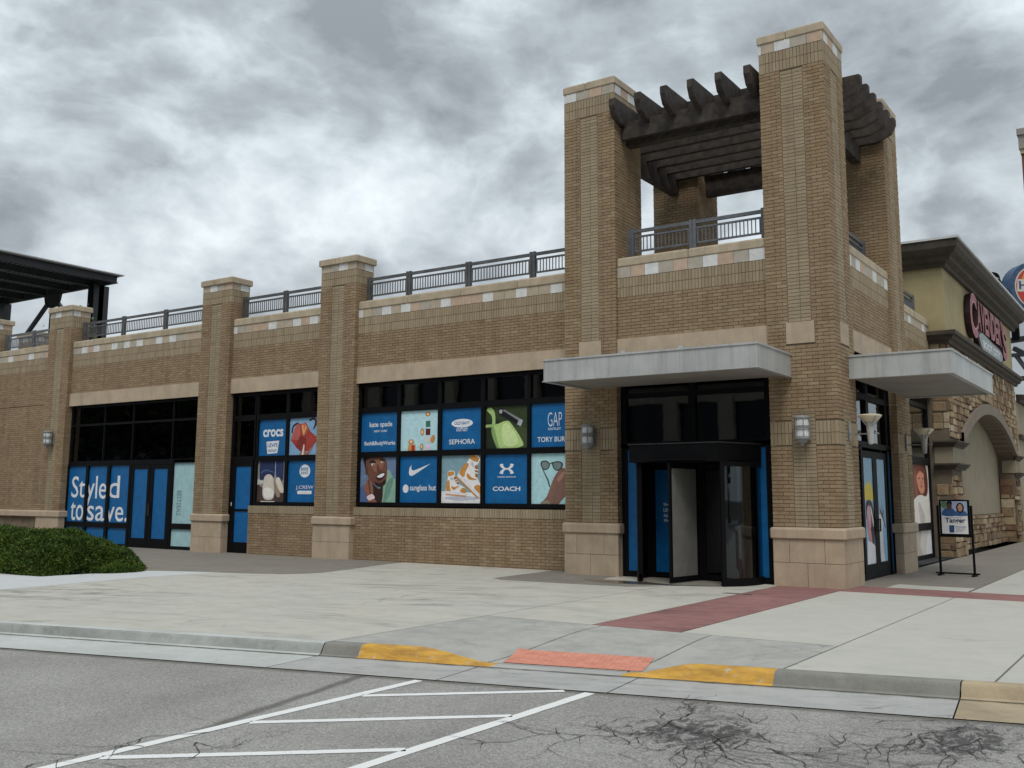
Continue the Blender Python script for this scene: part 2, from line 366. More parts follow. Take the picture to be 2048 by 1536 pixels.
def text2d(txt, w, h, bold=0.0, spacing=1.0):
    cu = bpy.data.curves.new('t', 'FONT'); cu.body = txt; cu.size = 1; cu.offset = bold; cu.space_character = spacing; cu.resolution_u = 3
    o = bpy.data.objects.new('t', cu); COL.objects.link(o)
    me = bpy.data.meshes.new_from_object(o.evaluated_get(bpy.context.evaluated_depsgraph_get()))
    vs = np.array([tuple(v.co)[:2] for v in me.vertices]); fs = [tuple(p.vertices) for p in me.polygons]
    bpy.data.objects.remove(o); bpy.data.curves.remove(cu); bpy.data.meshes.remove(me)
    mn, mx = vs.min(0), vs.max(0); vs = (vs-mn)/(mx-mn)*np.array([w, h])
    return vs, fs
def add_text(mb, txt, o, U, V, w, h, bold=0.0, k=None, spacing=1.0, depth=0.0, N=None):
    vs, fs = text2d(txt, w, h, bold, spacing); o, U, V = Vector(o), Vector(U), Vector(V)
    a = [o+U*x+V*y for x, y in vs]
    if depth:
        n = len(a); N = Vector(N); b = [q+N*depth for q in a]
        from collections import Counter
        ec = Counter(); 
        for f in fs:
            for i in range(len(f)): ec[frozenset((f[i], f[(i+1) % len(f)]))] += 1
        sides = []
        for f in fs:
            for i in range(len(f)):
                p, q = f[i], f[(i+1) % len(f)]
                if ec[frozenset((p, q))] == 1: sides.append((p, q, n+q, n+p))
        mb.add(a+b, [tuple(n+i for i in f) for f in fs], k); mb.add(a+b, sides, k)
    else: mb.add(a, fs, k)

# ------------------------------------------------------------------ ground
KB = lambda x: -9.19+.25*x       # back of kerb
FT = lambda x: -9.325+.25*x       # top edge of kerb face
FB = lambda x: -9.385+.25*x       # foot of kerb face
GO = lambda x: -10.29+.25*x      # outer edge of gutter
ROAD = -.14
def sstep(a, b, t):
    t = min(1, max(0, (t-a)/(b-a))); return t*t*(3-2*t)
def kx(x):                       # how far the kerb is dropped at x
    return sstep(-1.85, -.95, x)*(1-sstep(.42, 1.12, x))
def hgt(x, y):
    n = y-KB(x); 
    if n > 2.3: return 0.0
    fx = sstep(-2.1, -.95, x)*(1-sstep(.42, 1.45, x))
    return -.125*fx*(1-sstep(0, 2.2, n))
def slab(poly, name, mat, step=0.0, top=0.0, thick=.10, ht=True):
    bm = bmesh.new(); vs = [bm.verts.new((p[0], p[1], 0)) for p in poly]; bm.faces.new(vs)
    if step:
        for ax, i in (((1, 0, 0), 0), ((0, 1, 0), 1)):
            lo = min(p[i] for p in poly); hi = max(p[i] for p in poly); t = lo+step
            while t < hi:
                co = (t, 0, 0) if i == 0 else (0, t, 0)
                bmesh.ops.bisect_plane(bm, geom=bm.verts[:]+bm.edges[:]+bm.faces[:], plane_co=co, plane_no=ax); t += step
    for v in bm.verts: v.co.z = top+(hgt(v.co.x, v.co.y) if ht else 0)
    bm.normal_update()
    for f in bm.faces:
        if f.normal.z < 0: f.normal_flip()
    ed = [e for e in bm.edges if e.is_boundary]
    r = bmesh.ops.extrude_edge_only(bm, edges=ed)
    for v in [q for q in r['geom'] if isinstance(q, bmesh.types.BMVert)]: v.co.z -= thick
    me = bpy.data.meshes.new(name); bm.to_mesh(me); bm.free(); me.materials.append(mat)
    o = bpy.data.objects.new(name, me); COL.objects.link(o); return o
base = MB(); base.add([(-400, -400, -.30), (400, -400, -.30), (400, 400, -.30), (-400, 400, -.30)], [(0, 1, 2, 3)]); struct('ground', base, M['joint'])
road = MB(); road.add([(-300, GO(-300)-.01, ROAD), (-300, -300, ROAD), (60, -300, ROAD), (60, GO(60)-.01, ROAD)], [(0, 1, 2, 3)]); struct('road', road, M['asphalt'])
pav = bpy.data.objects.new('pavement', None); COL.objects.link(pav); pav['kind'] = 'structure'
J = .011
def pslab(poly, mat, **k):
    o = slab(poly, 'paving_slab', mat, **k); o.parent = pav; return o
LX = -2.87
pslab([(-60, KB(-60)), (LX-J, KB(LX-J)), (LX-J, -6.95), (LX-J, -.3), (LX-J, .9), (-60, .9)], M['plaza'])
pslab([(LX+J, -6.95+J), (-1.22-J, -6.95+J), (-1.22-J, .9), (LX+J, .9)], M['plaza'])
pslab([(LX+J, KB(LX+J)), (-1.06-J, KB(-1.06-J)), (-1.06-J, -6.95-J), (LX+J, -6.95-J)], M['ramp'], step=.15)
pslab([(-1.06+J, KB(-1.06+J)), (.40-J, KB(.4-J)), (.40-J, -6.95-J), (-1.06+J, -6.95-J)], M['ramp'], step=.15)
pslab([(.40+J, KB(.4+J)), (1.88-J, KB(1.88-J)), (1.88-J, -6.95-J), (.40+J, -6.95-J)], M['ramp'], step=.15)
pslab([(-1.22+J, -6.95+J), (0-J, -6.95+J), (0-J, .3), (-1.22+J, .3)], M['redconc'])
pslab([(0+J, -6.95+J), (1.88-J, -6.95+J), (1.88-J, -.40-J), (0+J, -.40-J)], M['plaza_b'])
pslab([(1.88+J, KB(1.88+J)), (3.65-J, KB(3.65-J)), (3.65-J, -.40-J), (1.88+J, -.40-J)], M['plaza_b'])
pslab([(3.65+J, KB(3.65+J)), (40, KB(40)), (40, -.40-J), (3.65+J, -.40-J)], M['plaza_b'])
pslab([(.0+J, -.40+J), (40, -.40+J), (40, .80-J), (.0+J, .80-J)], M['redconc'])
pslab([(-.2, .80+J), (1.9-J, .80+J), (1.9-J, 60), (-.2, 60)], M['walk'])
pslab([(1.9+J, .80+J), (40, .80+J), (40, 60), (1.9+J, 60)], M['plaza_b'])
def overlay(poly, mat, name='paving_slab', top=.004):
    o = slab(poly, name, mat, top=top, thick=.02, ht=False); o.parent = pav; return o
overlay([(-60, -5.4), (-13.6, -5.0), (-13.3, -4.7), (-12.27, -4.28), (-11.2, -4.05), (-10.35, -3.7), (-9.99, -2.98), (-10.25, -1.8), (-10.7, -.05), (-10.8, .85), (-60, .85)], M['walk'])  # irregular darker sheet over the paving along the left facade
overlay([(-6.5, .85), (-6.36, -1.85), (-6.0, -2.08), (-4.4, -2.0), (-3.37, -1.9), (-2.9, -1.45), (-4.35, -1.25), (-4.62, -.3), (-4.5, .8)], M['walk'])  # irregular darker sheet over the paving before the tower
overlay([(.5, .84), (1.86, .84), (1.86, 1.62), (.9, 1.58), (.52, 1.7)], M['plaza_b'])
overlay([(-60, -22.0), (-14.75, -8.9), (-11.57, -8.92), (-11.9, -5.8), (-11.72, -4.25), (-12.9, -4.6), (-13.32, -4.9), (-13.6, -6.9), (-14.9, -7.3), (-60, -7.6)], M['pathwhite'])

# kerb and gutter, swept along x; the kerb drops to nothing across the ramp
def kerbrun(x0, x1, name, mat, face=None):
    mb = MB(); n = max(2, int((x1-x0)/.12)); rows = []
    for i in range(n+1):
        x = x0+(x1-x0)*i/n; k = kx(x); zt = -.0-.128*k; zf = ROAD+.006
        zt = max(zt, zf+.002)
        rows.append([(x, KB(x)-J*.6, zt-.05), (x, KB(x)-J*.6, zt), (x+.0, FT(x)+.028, zt-.002*(1-k)), (x, FT(x)+.006, zt-.010*(1-k)), (x, FT(x)-.010, zt-.030*(1-k)), (x, FB(x)+.006, zt+(zf-zt)*.86), (x, FB(x)-.03, zf)])
    q = len(rows[0]); vs = sum(rows, []); fs = []
    for i in range(n):
        for j in range(q-1): fs.append((i*q+j, (i+1)*q+j, (i+1)*q+j+1, i*q+j+1))
    mb.add(vs, fs)
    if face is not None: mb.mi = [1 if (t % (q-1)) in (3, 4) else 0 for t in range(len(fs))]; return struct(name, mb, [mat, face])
    return struct(name, mb, mat)
G2 = .006
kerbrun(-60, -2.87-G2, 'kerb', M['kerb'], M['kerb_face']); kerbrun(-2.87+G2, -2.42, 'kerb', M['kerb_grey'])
kerbrun(-2.42, -.93, 'kerb', M['yellow']); kerbrun(-.93, .42, 'kerb', M['gutter']); kerbrun(.42, 1.84, 'kerb', M['yellow'])
kerbrun(1.84, 3.40-G2, 'kerb', M['kerb_grey']); kerbrun(3.40+G2, 30, 'kerb', M['kerb_buff'])
def gut(x0, x1, mat):
    mb = MB(); mb.add([(x0, FB(x0)-.03, ROAD+.006), (x1, FB(x1)-.03, ROAD+.006), (x1+.1, GO(x1+.1)+.012, ROAD+.004), (x0+.1, GO(x0+.1)+.012, ROAD+.004)], [(3, 2, 1, 0)])
    struct('gutter', mb, mat)
gut(-60, -2.87-G2, M['kerb']); gut(-2.87+G2, -1.02-G2, M['gutter']); gut(-1.02+G2, .62-G2, M['gutter']); gut(.62+G2, 3.40-G2, M['gutter']); gut(3.40+G2, 30, M['kerb_buff'])

dm, gg, b = newmat('kerb_foot_dirt'); p_ = pos(gg); 
X_, Y_, Z_ = gg.sep(p_); dd = gg.m('ABSOLUTE', gg.m('SUBTRACT', gg.m('SUBTRACT', Y_, gg.m('MULTIPLY', X_, .25)), -9.42)); nn = gg.noise(p_, 5.0, 7, .75)
tr_ = gg.n('ShaderNodeBsdfTransparent'); mx_ = gg.n('ShaderNodeMixShader'); b.inputs['Base Color'].default_value = (.085, .075, .055, 1); b.inputs['Roughness'].default_value = .95
gg.L.new(gg.m('MULTIPLY', gg.mr(gg.m('ADD', dd, gg.m('MULTIPLY', gg.m('SUBTRACT', nn, .5), .16)), .0, .06, 1, 0), .8), mx_.inputs[0]); gg.L.new(tr_.outputs[0], mx_.inputs[1]); gg.L.new(b.outputs[0], mx_.inputs[2])
gg.L.new(mx_.outputs[0], [n_ for n_ in gg.t.nodes if n_.type == 'OUTPUT_MATERIAL'][0].inputs[0]); M['dirtline'] = dm
mb = MB(); mb.add([(-40, FB(-40)-.02, ROAD+.0105), (20, FB(20)-.02, ROAD+.0105), (20, FB(20)-.14, ROAD+.0105), (-40, FB(-40)-.14, ROAD+.0105)], [(3, 2, 1, 0)]); struct('gutter_dirt', mb, M['dirtline'])
# branching cracks in the road, thin dark strips
M['crack'] = simple('open_crack', (.045, .042, .038), .95, .3, 12)
ckr = random.Random(21)
def crack(mb, x, y, a, L, w_, depth=0, wob=.45):
    n = max(3, int(L/.05)); pts_ = [(x, y)]; ang = a
    for i in range(n):
        ang += ckr.gauss(0, wob*.45); ang += (a-ang)*.18; st = L/n*ckr.uniform(.6, 1.4)
        x += math.cos(ang)*st; y += math.sin(ang)*st; pts_.append((x, y))
        if depth < 2 and ckr.random() < (.16 if depth == 0 else .07): crack(mb, x, y, ang+ckr.choice((-1, 1))*ckr.uniform(.5, 1.2), L*ckr.uniform(.2, .55), w_*.7, depth+1)
    vs = []
    for i, p in enumerate(pts_):
        q_ = pts_[min(i+1, len(pts_)-1)]; o_ = pts_[max(i-1, 0)]; d = Vector((q_[0]-o_[0], q_[1]-o_[1])).normalized(); ww = w_*ckr.uniform(.35, 1.2)*(1-.8*i/len(pts_))
        vs += [(p[0]-d.y*ww/2, p[1]+d.x*ww/2, ROAD+.0062), (p[0]+d.y*ww/2, p[1]-d.x*ww/2, ROAD+.0062)]
    mb.add([v for v in vs], [(2*i, 2*i+1, 2*i+3, 2*i+2) for i in range(len(pts_)-1)])
cracks = MB()
for (cx_, cy_, sx__, sy__, k_) in ((2.0, -11.1, .5, .5, 16), (2.9, -11.4, .9, .35, 12), (3.72, -10.2, .35, .5, 12), (1.6, -10.3, .2, .3, 4), (1.4, -11.6, .4, .3, 4)):
    for _ in range(k_):
        crack(cracks, cx_+ckr.gauss(0, sx__), cy_+ckr.gauss(0, sy__), ckr.choice((.15, .3, 2.9, -1.2, 1.7, 3.3))+ckr.gauss(0, .35), ckr.uniform(.25, .95), ckr.uniform(.006, .014), wob=.9)
for (x_, y_, a_, L_) in ((1.7, -10.5, -1.7, 2.2), (2.3, -10.9, -1.2, 1.8), (1.9, -11.2, -2.3, 1.6), (2.6, -11.2, -.4, 2.4), (2.2, -11.5, .2, 2.6), (3.6, -9.7, -1.5, 1.8), (3.8, -10.0, -1.0, 1.5), (3.5, -10.2, -2.2, 1.2), (-.97, -13.15, -1.75, 1.7), (-.80, -13.4, -1.3, 1.0), (-.80, -13.42, .1, .45), (-1.0, -13.7, -2.2, .5)):
    crack(cracks, x_, y_, a_, L_, .014, wob=.9)
o_ = struct('road_cracks', cracks, M['crack'])
# painted lines
pm = bpy.data.objects.new('road_markings', None); COL.objects.link(pm); pm['kind'] = 'structure'
def stripe(a, b, wd):
    a, b = Vector((*a, 0)), Vector((*b, 0)); d = (b-a).normalized(); n = Vector((-d.y, d.x, 0))*wd/2; k = 40; vs = []
    for i in range(k+1):
        p = a+(b-a)*i/k
        for sgn in (-1, 1): q = p+n*sgn*(1+rnd.uniform(-.07, .07)); vs.append((q.x, q.y, ROAD+.004))
    mb = MB(); mb.add(vs, [(2*i, 2*i+1, 2*i+3, 2*i+2) for i in range(k)]); o = mb.build('road_marking', M['roadpaint']); o.parent = pm; o['kind'] = 'structure'
stripe((-1.04, -17), (-1.04, -10.62), .105); stripe((.60, -17), (.60, -10.20), .11)
for x0_, y0_, x1_, y1_ in ((-.98, -11.48, .36, -10.25), (-.98, -12.76, .55, -11.38), (-.98, -14.05, .55, -12.70), (-.98, -15.35, .55, -14.0)):
    stripe((x0_, y0_), (x1_, y1_), .095)

# warning panel with truncated domes
mt, gg, b = newmat('terracotta_warning_panel'); p_ = pos(gg)
c_ = gg.mix(gg.mr(gg.noise(p_, 8, 5, .7), .35, .65), (.50, .185, .125), (.62, .27, .195)); gg.L.new(c_, b.inputs['Base Color']); b.inputs['Roughness'].default_value = .8; M['terra'] = mt
mb = MB(); cs = [(-1.16, -8.72), (.34, -8.36), (.53, -9.02), (-.92, -9.38)]
def bil(u, v):
    (ax, ay), (bx, by), (cx_, cy_), (dx_, dy_) = cs
    x = (ax*(1-u)+bx*u)*(1-v)+(dx_*(1-u)+cx_*u)*v; y = (ay*(1-u)+by*u)*(1-v)+(dy_*(1-u)+cy_*u)*v; return x, y
n1, n2 = 24, 10; vs = []
for j in range(n2+1):
    for i in range(n1+1): x, y = bil(i/n1, j/n2); vs.append((x, y, hgt(x, y)+.007))
mb.add(vs, [(j*(n1+1)+i, (j+1)*(n1+1)+i, (j+1)*(n1+1)+i+1, j*(n1+1)+i+1) for j in range(n2) for i in range(n1)])
for j in range(12):
    for i in range(27):
        x, y = bil((i+.5)/27, (j+.5)/12); z = hgt(x, y)+.006
        mb.lathe([(.016, 0), (.010, .007), (0, .0075)], (x, y, z), 6)
struct('tactile_paving', mb, M['terra'])
# wet patch at the entrance and a small cover plate in the red band
mt, gg, b = newmat('wet_patch'); gg.L.new(gg.mix(gg.noise(pos(gg), 6, 4, .6), (.06, .055, .045), (.10, .09, .075)), b.inputs['Base Color']); b.inputs['Roughness'].default_value = .18; M['wet'] = mt
def blobpoly(cx, cy, rx, ry, n=28, amp=.18, seed=1):
    r_ = random.Random(seed); ph = [r_.uniform(0, 6.3) for _ in range(4)]
    return [(cx+rx*math.cos(t)*(1+amp*sum(math.sin((q+2)*t+ph[q])/(q+1) for q in range(4))), cy+ry*math.sin(t)*(1+amp*sum(math.sin((q+2)*t+ph[q])/(q+1) for q in range(4)))) for t in [2*math.pi*i/n for i in range(n)]]
overlay(blobpoly(-3.75, -1.12, .85, .33, seed=4), M['wet'], 'puddle', .008)
overlay([(-1.5, -2.02), (-.98, -2.0), (-1.0, -1.9), (-1.45, -1.9)], M['joint'], 'drain_cover', .006)

# ------------------------------------------------------------------ brickwork
BR = []                                   # (o, U, N, u0, u1, z0, z1, t, p, material)
SINGLE = []                               # the bricks built one by one
CORE = .014
def course_intervals(a, b, zc, holes):
    iv = [(a, b)]
    for (h0, h1, hz0, hz1) in holes:
        if hz0-1e-4 < zc < hz1+1e-4:
            nv = []
            for p, q in iv:
                if h1 <= p or h0 >= q: nv.append((p, q))
                else:
                    if h0 > p: nv.append((p, h0))
                    if h1 < q: nv.append((h1, q))
            iv = nv
    return iv
def bricks(o, U, N, W, z0, z1, L=.2137, H=.07, par=0, cl=False, cr=False, holes=(), bond=True, mat=0, dep=0.0, t=.1, ua=0.0, j=.010, single=False):
    n = max(1, round((z1-z0)/H)); h = (z1-z0)/n
    for r in range(n):
        zc = z0+(r+.5)*h; odd = (r+par) % 2 if bond else 0
        a = t if (cl and odd) else 0.0; b_ = W-t if (cr and odd) else W
        for p, q in course_intervals(ua+a, ua+b_, zc, holes):
            off = (L/2 if odd else 0)
            k = math.floor((p-off)/L); cuts = [p]
            while off+(k+1)*L < q-1e-4:
                k += 1; e = off+k*L
                if e > p+1e-4: cuts.append(e)
            cuts.append(q)
            if len(cuts) > 2 and cuts[1]-cuts[0] < .035: cuts.pop(1)
            if len(cuts) > 2 and cuts[-1]-cuts[-2] < .035: cuts.pop(-2)
            for u0, u1 in zip(cuts[:-1], cuts[1:]):
                rec = (o[0], o[1], U[0], U[1], N[0], N[1], u0+j/2, u1-j/2, zc-h/2+j/2, zc+h/2-j/2, t, dep+nr.uniform(-.0022, .0022), mat)
                if single and len(SINGLE) < 300 and abs(u1-u0-L) < .002: SINGLE.append(rec)
                else: BR.append(rec)
def soldiers(o, U, N, W, z0, z1, rows=2, holes=(), ua=0.0, dep=.0, t=.1):
    n = max(1, round(W/.0711)); bricks(o, U, N, W, z0, z1, L=W/n if ua == 0 else .0711, H=(z1-z0)/rows, holes=holes, bond=False, mat=1, dep=dep, t=t, ua=ua)

building = thing('shop_building', 'two-storey corner shop building of tan brick with square brick tower and large dark storefront windows', 'building', (-13, 4, 0))
def core(mb, name, parent=building): return mb.build(name, M['mortar'], parent)
TILEM = {'w': 'tile_white', 'b': 'tile_buff', 'p': 'tile_pink', 'g': 'tile_grey'}
def tiles(parent, o, U, N, W, z0, z1, seq, tw=.325, off=0.0, dep=0.004):
    o = Vector((*o, 0)); U3, N3 = Vector((*U, 0)), Vector((*N, 0)); k = 0; u = 0.0; e = off if off > 0 else tw
    while u < W-.02:
        q = min(e, W); ch = seq[k % len(seq)]; mb = MB()
        d = dep+nr.uniform(-.002, .002); g_ = .004
        a = o+U3*(u+g_)+N3*(d-.06)+Vector((0, 0, z0+g_))
        mb.prism([(0, 0), (q-u-2*g_, 0), (q-u-2*g_, z1-z0-2*g_), (0, z1-z0-2*g_)], a, U3, (0, 0, 1), N3, .06)
        mb.build('tile', M[TILEM[ch]], parent); u = q; e = q+tw; k += 1
FR = ((1, 0), (0, -1)); RT = ((0, 1), (1, 0)); BK = ((-1, 0), (0, 1)); LF = ((0, -1), (-1, 0))
def rseq(n, seed, whites=()):
    r_ = random.Random(seed); s_ = [r_.choice('bbgp') for _ in range(n)]
    for i in whites: s_[i] = 'w'
    return ''.join(s_)
def pier(x0, x1, y0, y1, zb, ztile, zcap, ztop, tower, seqs, lime=(), foot=True, oh=.06, strip_sides=(0, 1)):
    """a brick pier with stack-bond centre strips, soldier bands, tile row, coping, base band and stone plinth"""
    mb = MB(); mb.box(x0+CORE, x1-CORE, y0+CORE, y1-CORE, zb, zcap, None); p = core(mb, 'brick_pier')
    org = [((x0, y0), FR, x1-x0), ((x1, y0), RT, y1-y0), ((x1, y1), BK, x1-x0), ((x0, y1), LF, y1-y0)]
    zs0 = ztile-(.414 if tower else .378)
    zbrk = 1.08 if foot else zb
    for i, (o, (U, N), W) in enumerate(org):
        hs = []; narrow = W < 1.0
        if i in strip_sides and not narrow:
            a, b_ = W/2-.22, W/2+.22
            segs = [(1.08, 3.22), (4.90, zs0-.03)] if (tower and foot) else [(zbrk, zs0-.03)]
            for q0, q1 in segs:
                hs.append((a, b_, q0, q1))
                n = round((q1-q0)/.07)
                bricks(o, U, N, .44, q0, q1, L=.22, H=.07, bond=False, mat=1, dep=-.006, t=.05, ua=a, single=(single_ok and i == 0))
            if tower and foot:
                hs.append((W/2-.275, W/2+.275, 4.48, 4.90))
                if i in lime:
                    lb = MB(); O = Vector((*o, 4.485))+Vector((*U, 0))*(W/2-.27)-Vector((*N, 0))*.05
                    lb.prism([(0, 0), (.54, 0), (.54, .41), (0, .41)], O, (*U, 0), (0, 0, 1), (*N, 0), .058); lb.build('stone_block', M['cast'], p)
                hs2 = [(a, b_, 2.5, 3.1)]
                soldiers(o, U, N, W, 2.58, 3.02, 2, hs2); hs.append((0, W, 2.58, 3.02))
        bricks(o, U, N, W, zbrk, zs0, par=(0, 1, 0, 1)[i], cl=True, cr=True, holes=hs, single=(single_ok and i == 0))
        n = max(1, round((W-.1)/.0711)); ww = W-.1
        bricks(o, U, N, ww, zs0, ztile, L=ww/n, H=(ztile-zs0)/2, bond=False, mat=1, ua=.1)
        tiles(p, (o[0]+U[0]*.06, o[1]+U[1]*.06), U, N, W-.06, ztile, zcap, seqs[i % len(seqs)], off=.26)
    cb = MB(); xm = (x0+x1)/2-.08
    cb.box(x0-oh, xm-.003, y0-oh, y1+oh, zcap, ztop, None, .03); cb.build('coping', M['coping'], p)
    cb = MB(); cb.box(xm+.003, x1+oh, y0-oh, y1+oh, zcap, ztop, None, .03); cb.build('coping', M['coping'], p)
    if foot: plinth(p, x0, x1, y0, y1)
    return p
def plinth(p, x0, x1, y0, y1, cols=3, sides='frlb'):
    d = .012
    cb = MB(); cb.box(x0-.055, x1+.055, y0-.055, y1+.055, .855, 1.07, None, .045); cb.build('base_band', M['cast'], p)
    ib = MB(); ib.box(x0+.02, x1-.02, y0+.02, y1-.02, 0, .86); ib.build('plinth_core', M['joint'], p)
    def row(o, U, N, W, z0, z1, cuts, a0, a1):
        cs = [a0]+[c*W for c in cuts]+[W-a1]
        for u0, u1 in zip(cs[:-1], cs[1:]):
            q = MB(); g_ = .004; O = Vector((*o, z0+g_))+Vector((*U, 0))*(u0+g_)+Vector((*N, 0))*(d-.12+nr.uniform(-.001, .001))
            q.prism([(0, 0), (u1-u0-2*g_, 0), (u1-u0-2*g_, z1-z0-2*g_), (0, z1-z0-2*g_)], O, (*U, 0), (0, 0, 1), (*N, 0), .12); q.build('stone_block', M['cast'], p)
    for i, (o, (U, N), W) in enumerate([((x0, y0), FR, x1-x0), ((x1, y0), RT, y1-y0), ((x1, y1), BK, x1-x0), ((x0, y1), LF, y1-y0)]):
        c1, c2 = ([.23, .74], [.49]) if W > 1 else ([.5], [.25])
        if i % 2: c1, c2 = ([.5], [.27]) if W > 1 else ([.5], [])
        e0, e1 = (.115, .115) if i % 2 else (-.012, -.012)
        row(o, U, N, W, .43, .855, c1, e0, e1); row(o, U, N, W, -.05, .43, c2, e0, e1)

TZ = dict(zb=-.05, ztile=10.345, zcap=10.55, ztop=10.727)
single_ok = True
P0 = pier(-1.282, 0, 0, 1.26, -.05, 10.345, 10.55, 10.727, True, ['bwgp', 'wpwg', 'gbwp', 'pbgw'], lime=(0, 1), oh=.025)
single_ok = False
P1 = pier(-5.808, -4.545, 0, 1.26, -.05, 10.345, 10.55, 10.727, True, ['wgpg', 'wpwb', 'gbwp', 'pbgw'], lime=(0, 1), oh=.025, strip_sides=(0, 3))
P3 = pier(-1.282, 0, 4.48, 5.70, -.05, 10.345, 10.55, 10.727, True, ['bwgp', 'pwgb', 'gbwp', 'pbgw'], lime=(1,), oh=.025, strip_sides=(1, 2))
P4 = pier(-5.808, -4.545, 4.48, 5.70, 6.2, 10.345, 10.55, 10.727, True, ['bwgp', 'pwgb', 'gbwp', 'pbgw'], foot=False, oh=.025, strip_sides=(2, 3))
XP = {5: -12.472, 6: -17.345, 7: -25.317, 8: -30.15}
for k_, s_ in ((5, ['bgwb', 'bw', 'b', 'g']), (6, ['bwgp', 'bw', 'b', 'g']), (7, ['gwbg', 'wp', 'b', 'g']), (8, ['gbwg', 'wp', 'b', 'g'])):
    pier(XP[k_]-1.278, XP[k_], .497, 1.17, -.05, 7.51, 7.70, 7.88, False, s_)
pier(-31.9, -30.65, 2.4, 3.1, 6.2, 7.35, 7.55, 7.72, False, ['bwgp', 'wp', 'b', 'g'], foot=False)

YW = .634
def wallbay(x0, x1, yw, lintel, openings, seq, toff, tw, zp=(4.892, 5.775, 6.20, 6.42, 6.637), full=False, rot=False, sill=None, cap_y=.03, lx=None, low=1.10):
    """wall between two piers; local frame is the front facade, rot turns it onto the side street"""
    mb = MB(); W = x1-x0
    T = (lambda x, y: (-y, x)) if rot else (lambda x, y: (x, y))
    U, N = (RT if rot else FR)
    o = T(x0, yw)
    def bx(mb, a, b, c, d, e, f, ch=0.0):
        if rot: mb.box(-d, -c, a, b, e, f, None, ch)
        else: mb.box(a, b, c, d, e, f, None, ch)
    zlow = zp[0] if not full else -.05
    bx(mb, x0, x1, yw+CORE, yw+.45, (lintel[0] if not full else zlow), zp[4]-.02)
    p = core(mb, 'brick_wall')
    for (a, b, z0, z1) in openings:
        mb = MB(); bx(mb, a, b, yw+CORE, yw+.45, -.05, z0); core(mb, 'sill_wall')
    if full: bricks(o, U, N, W, low, zp[1])
    else: bricks(o, U, N, W, zp[0], zp[1])
    soldiers(o, U, N, W, zp[1], zp[2], 2)
    tiles(p, o, U, N, W, zp[2], zp[3], seq, tw=tw, off=toff)
    n = max(1, round(W/1.9)); 
    for i in range(n):
        cb = MB(); bx(cb, x0+W*i/n+.003, x0+W*(i+1)/n-.003, yw-cap_y, yw+.48, zp[3], zp[4], .04); cb.build('coping', M['coping'], p)
    if lintel:
        a, b = lx or (x0, x1)
        lb = MB(); bx(lb, a, b, yw-.022, yw+.40, lintel[0], lintel[1]); lb.build('lintel', M['cast'], p)
    for (a, b, z0, z1) in openings:      # masonry under a window
        bricks(T(a, yw), U, N, b-a, -.05, z0-.21)
        soldiers(T(a, yw-.012), U, N, b-a, z0-.21, z0, 1)
    return p
LN = (4.475, 4.892)
wallbay(XP[5], -5.808, YW, LN, [(XP[5], -5.808, 1.316, 0)], rseq(22, 3, (0, 3, 5, 9, 13, 16, 19)), .16, .319)
wallbay(XP[6], XP[5]-1.278, YW, LN, [(-16.42, XP[5]-1.278, 1.316, 0)], rseq(13, 4, (0, 5, 8, 10)), .16, .323)
wallbay(XP[7], XP[6]-1.278, YW, LN, [], rseq(22, 5, (2, 4, 7, 9, 11, 14, 16)), .16, .325)
wallbay(XP[8], XP[7]-1.278, YW-.08, None or (4.6, 4.6001), [], rseq(16, 6, (1, 4, 8)), .03, .325, full=True, low=1.08)
wallbay(-44, XP[8]-1.278, YW-.08, (4.6, 4.6001), [], rseq(60, 8, (1, 4, 8, 12, 15)), .03, .325, full=True, low=1.08)
for a, b in ((-44, XP[8]-1.278), (XP[8], XP[7]-1.278)):       # continuous stone base left of the windows
    plinthp = MB(); plinthp.box(a, b, YW-.06, YW+.3, -.05, .86); q_ = plinthp.build('stone_base', M['cast'], building)
    c_ = MB(); c_.box(a, b-.056, .442, YW+.2, .855, 1.07, None, .045); c_.build('base_band', M['cast'], building)
# tower walls
TP = (4.892, 5.78, 6.20, 6.44, 6.637)
wallbay(-4.545, -1.282, .07, LN, [], 'gpwgpgwpgw', .325, .325, zp=TP, cap_y=.02)
wallbay(1.26, 4.48, .07, LN, [], 'wgwpgbwbgw', .325, .325, zp=TP, rot=True, cap_y=.02)
wallbay(5.70, 11.39, YW, LN, [], 'wgwpwgbpwgwbgpbwgb', .325, .325, rot=True)
# roof terrace deck, back and party walls
mb = MB(); mb.box(-44, -.75, .95, 14, 6.05, 6.2); mb.box(-5.6, -.2, .4, 5.6, 6.05, 6.21); mb.build('roof', M['roof'], building)
mb = MB(); mb.box(-44, -.75, 13.9, 14.2, -.05, 6.6); mb.box(-44.2, -44, .6, 14.2, -.05, 6.6); mb.build('back_wall', M['cast'], building)
# dark rooms behind the glass
mb = MB(); mb.box(-25.6, -.75, 4.4, 4.5, 0, 4.9); mb.box(-25.6, -.75, .95, 4.4, 4.85, 4.9); mb.box(-25.6, -.3, .75, 11.3, .0, .012); mb.box(-5.6, -.25, 3.9, 3.95, 0, 4.9); mb.box(-5.7, -5.6, .5, 4.5, 0, 4.9)
mb.box(-2.4, -2.3, 5.6, 11.4, 0, 4.9); mb.box(-5.55, -.3, .3, 4.4, 4.9, 4.95); mb.box(-2.4, -.7, 5.7, 11.4, 4.9, 4.95); mb.build('interior', M['interior'], building)
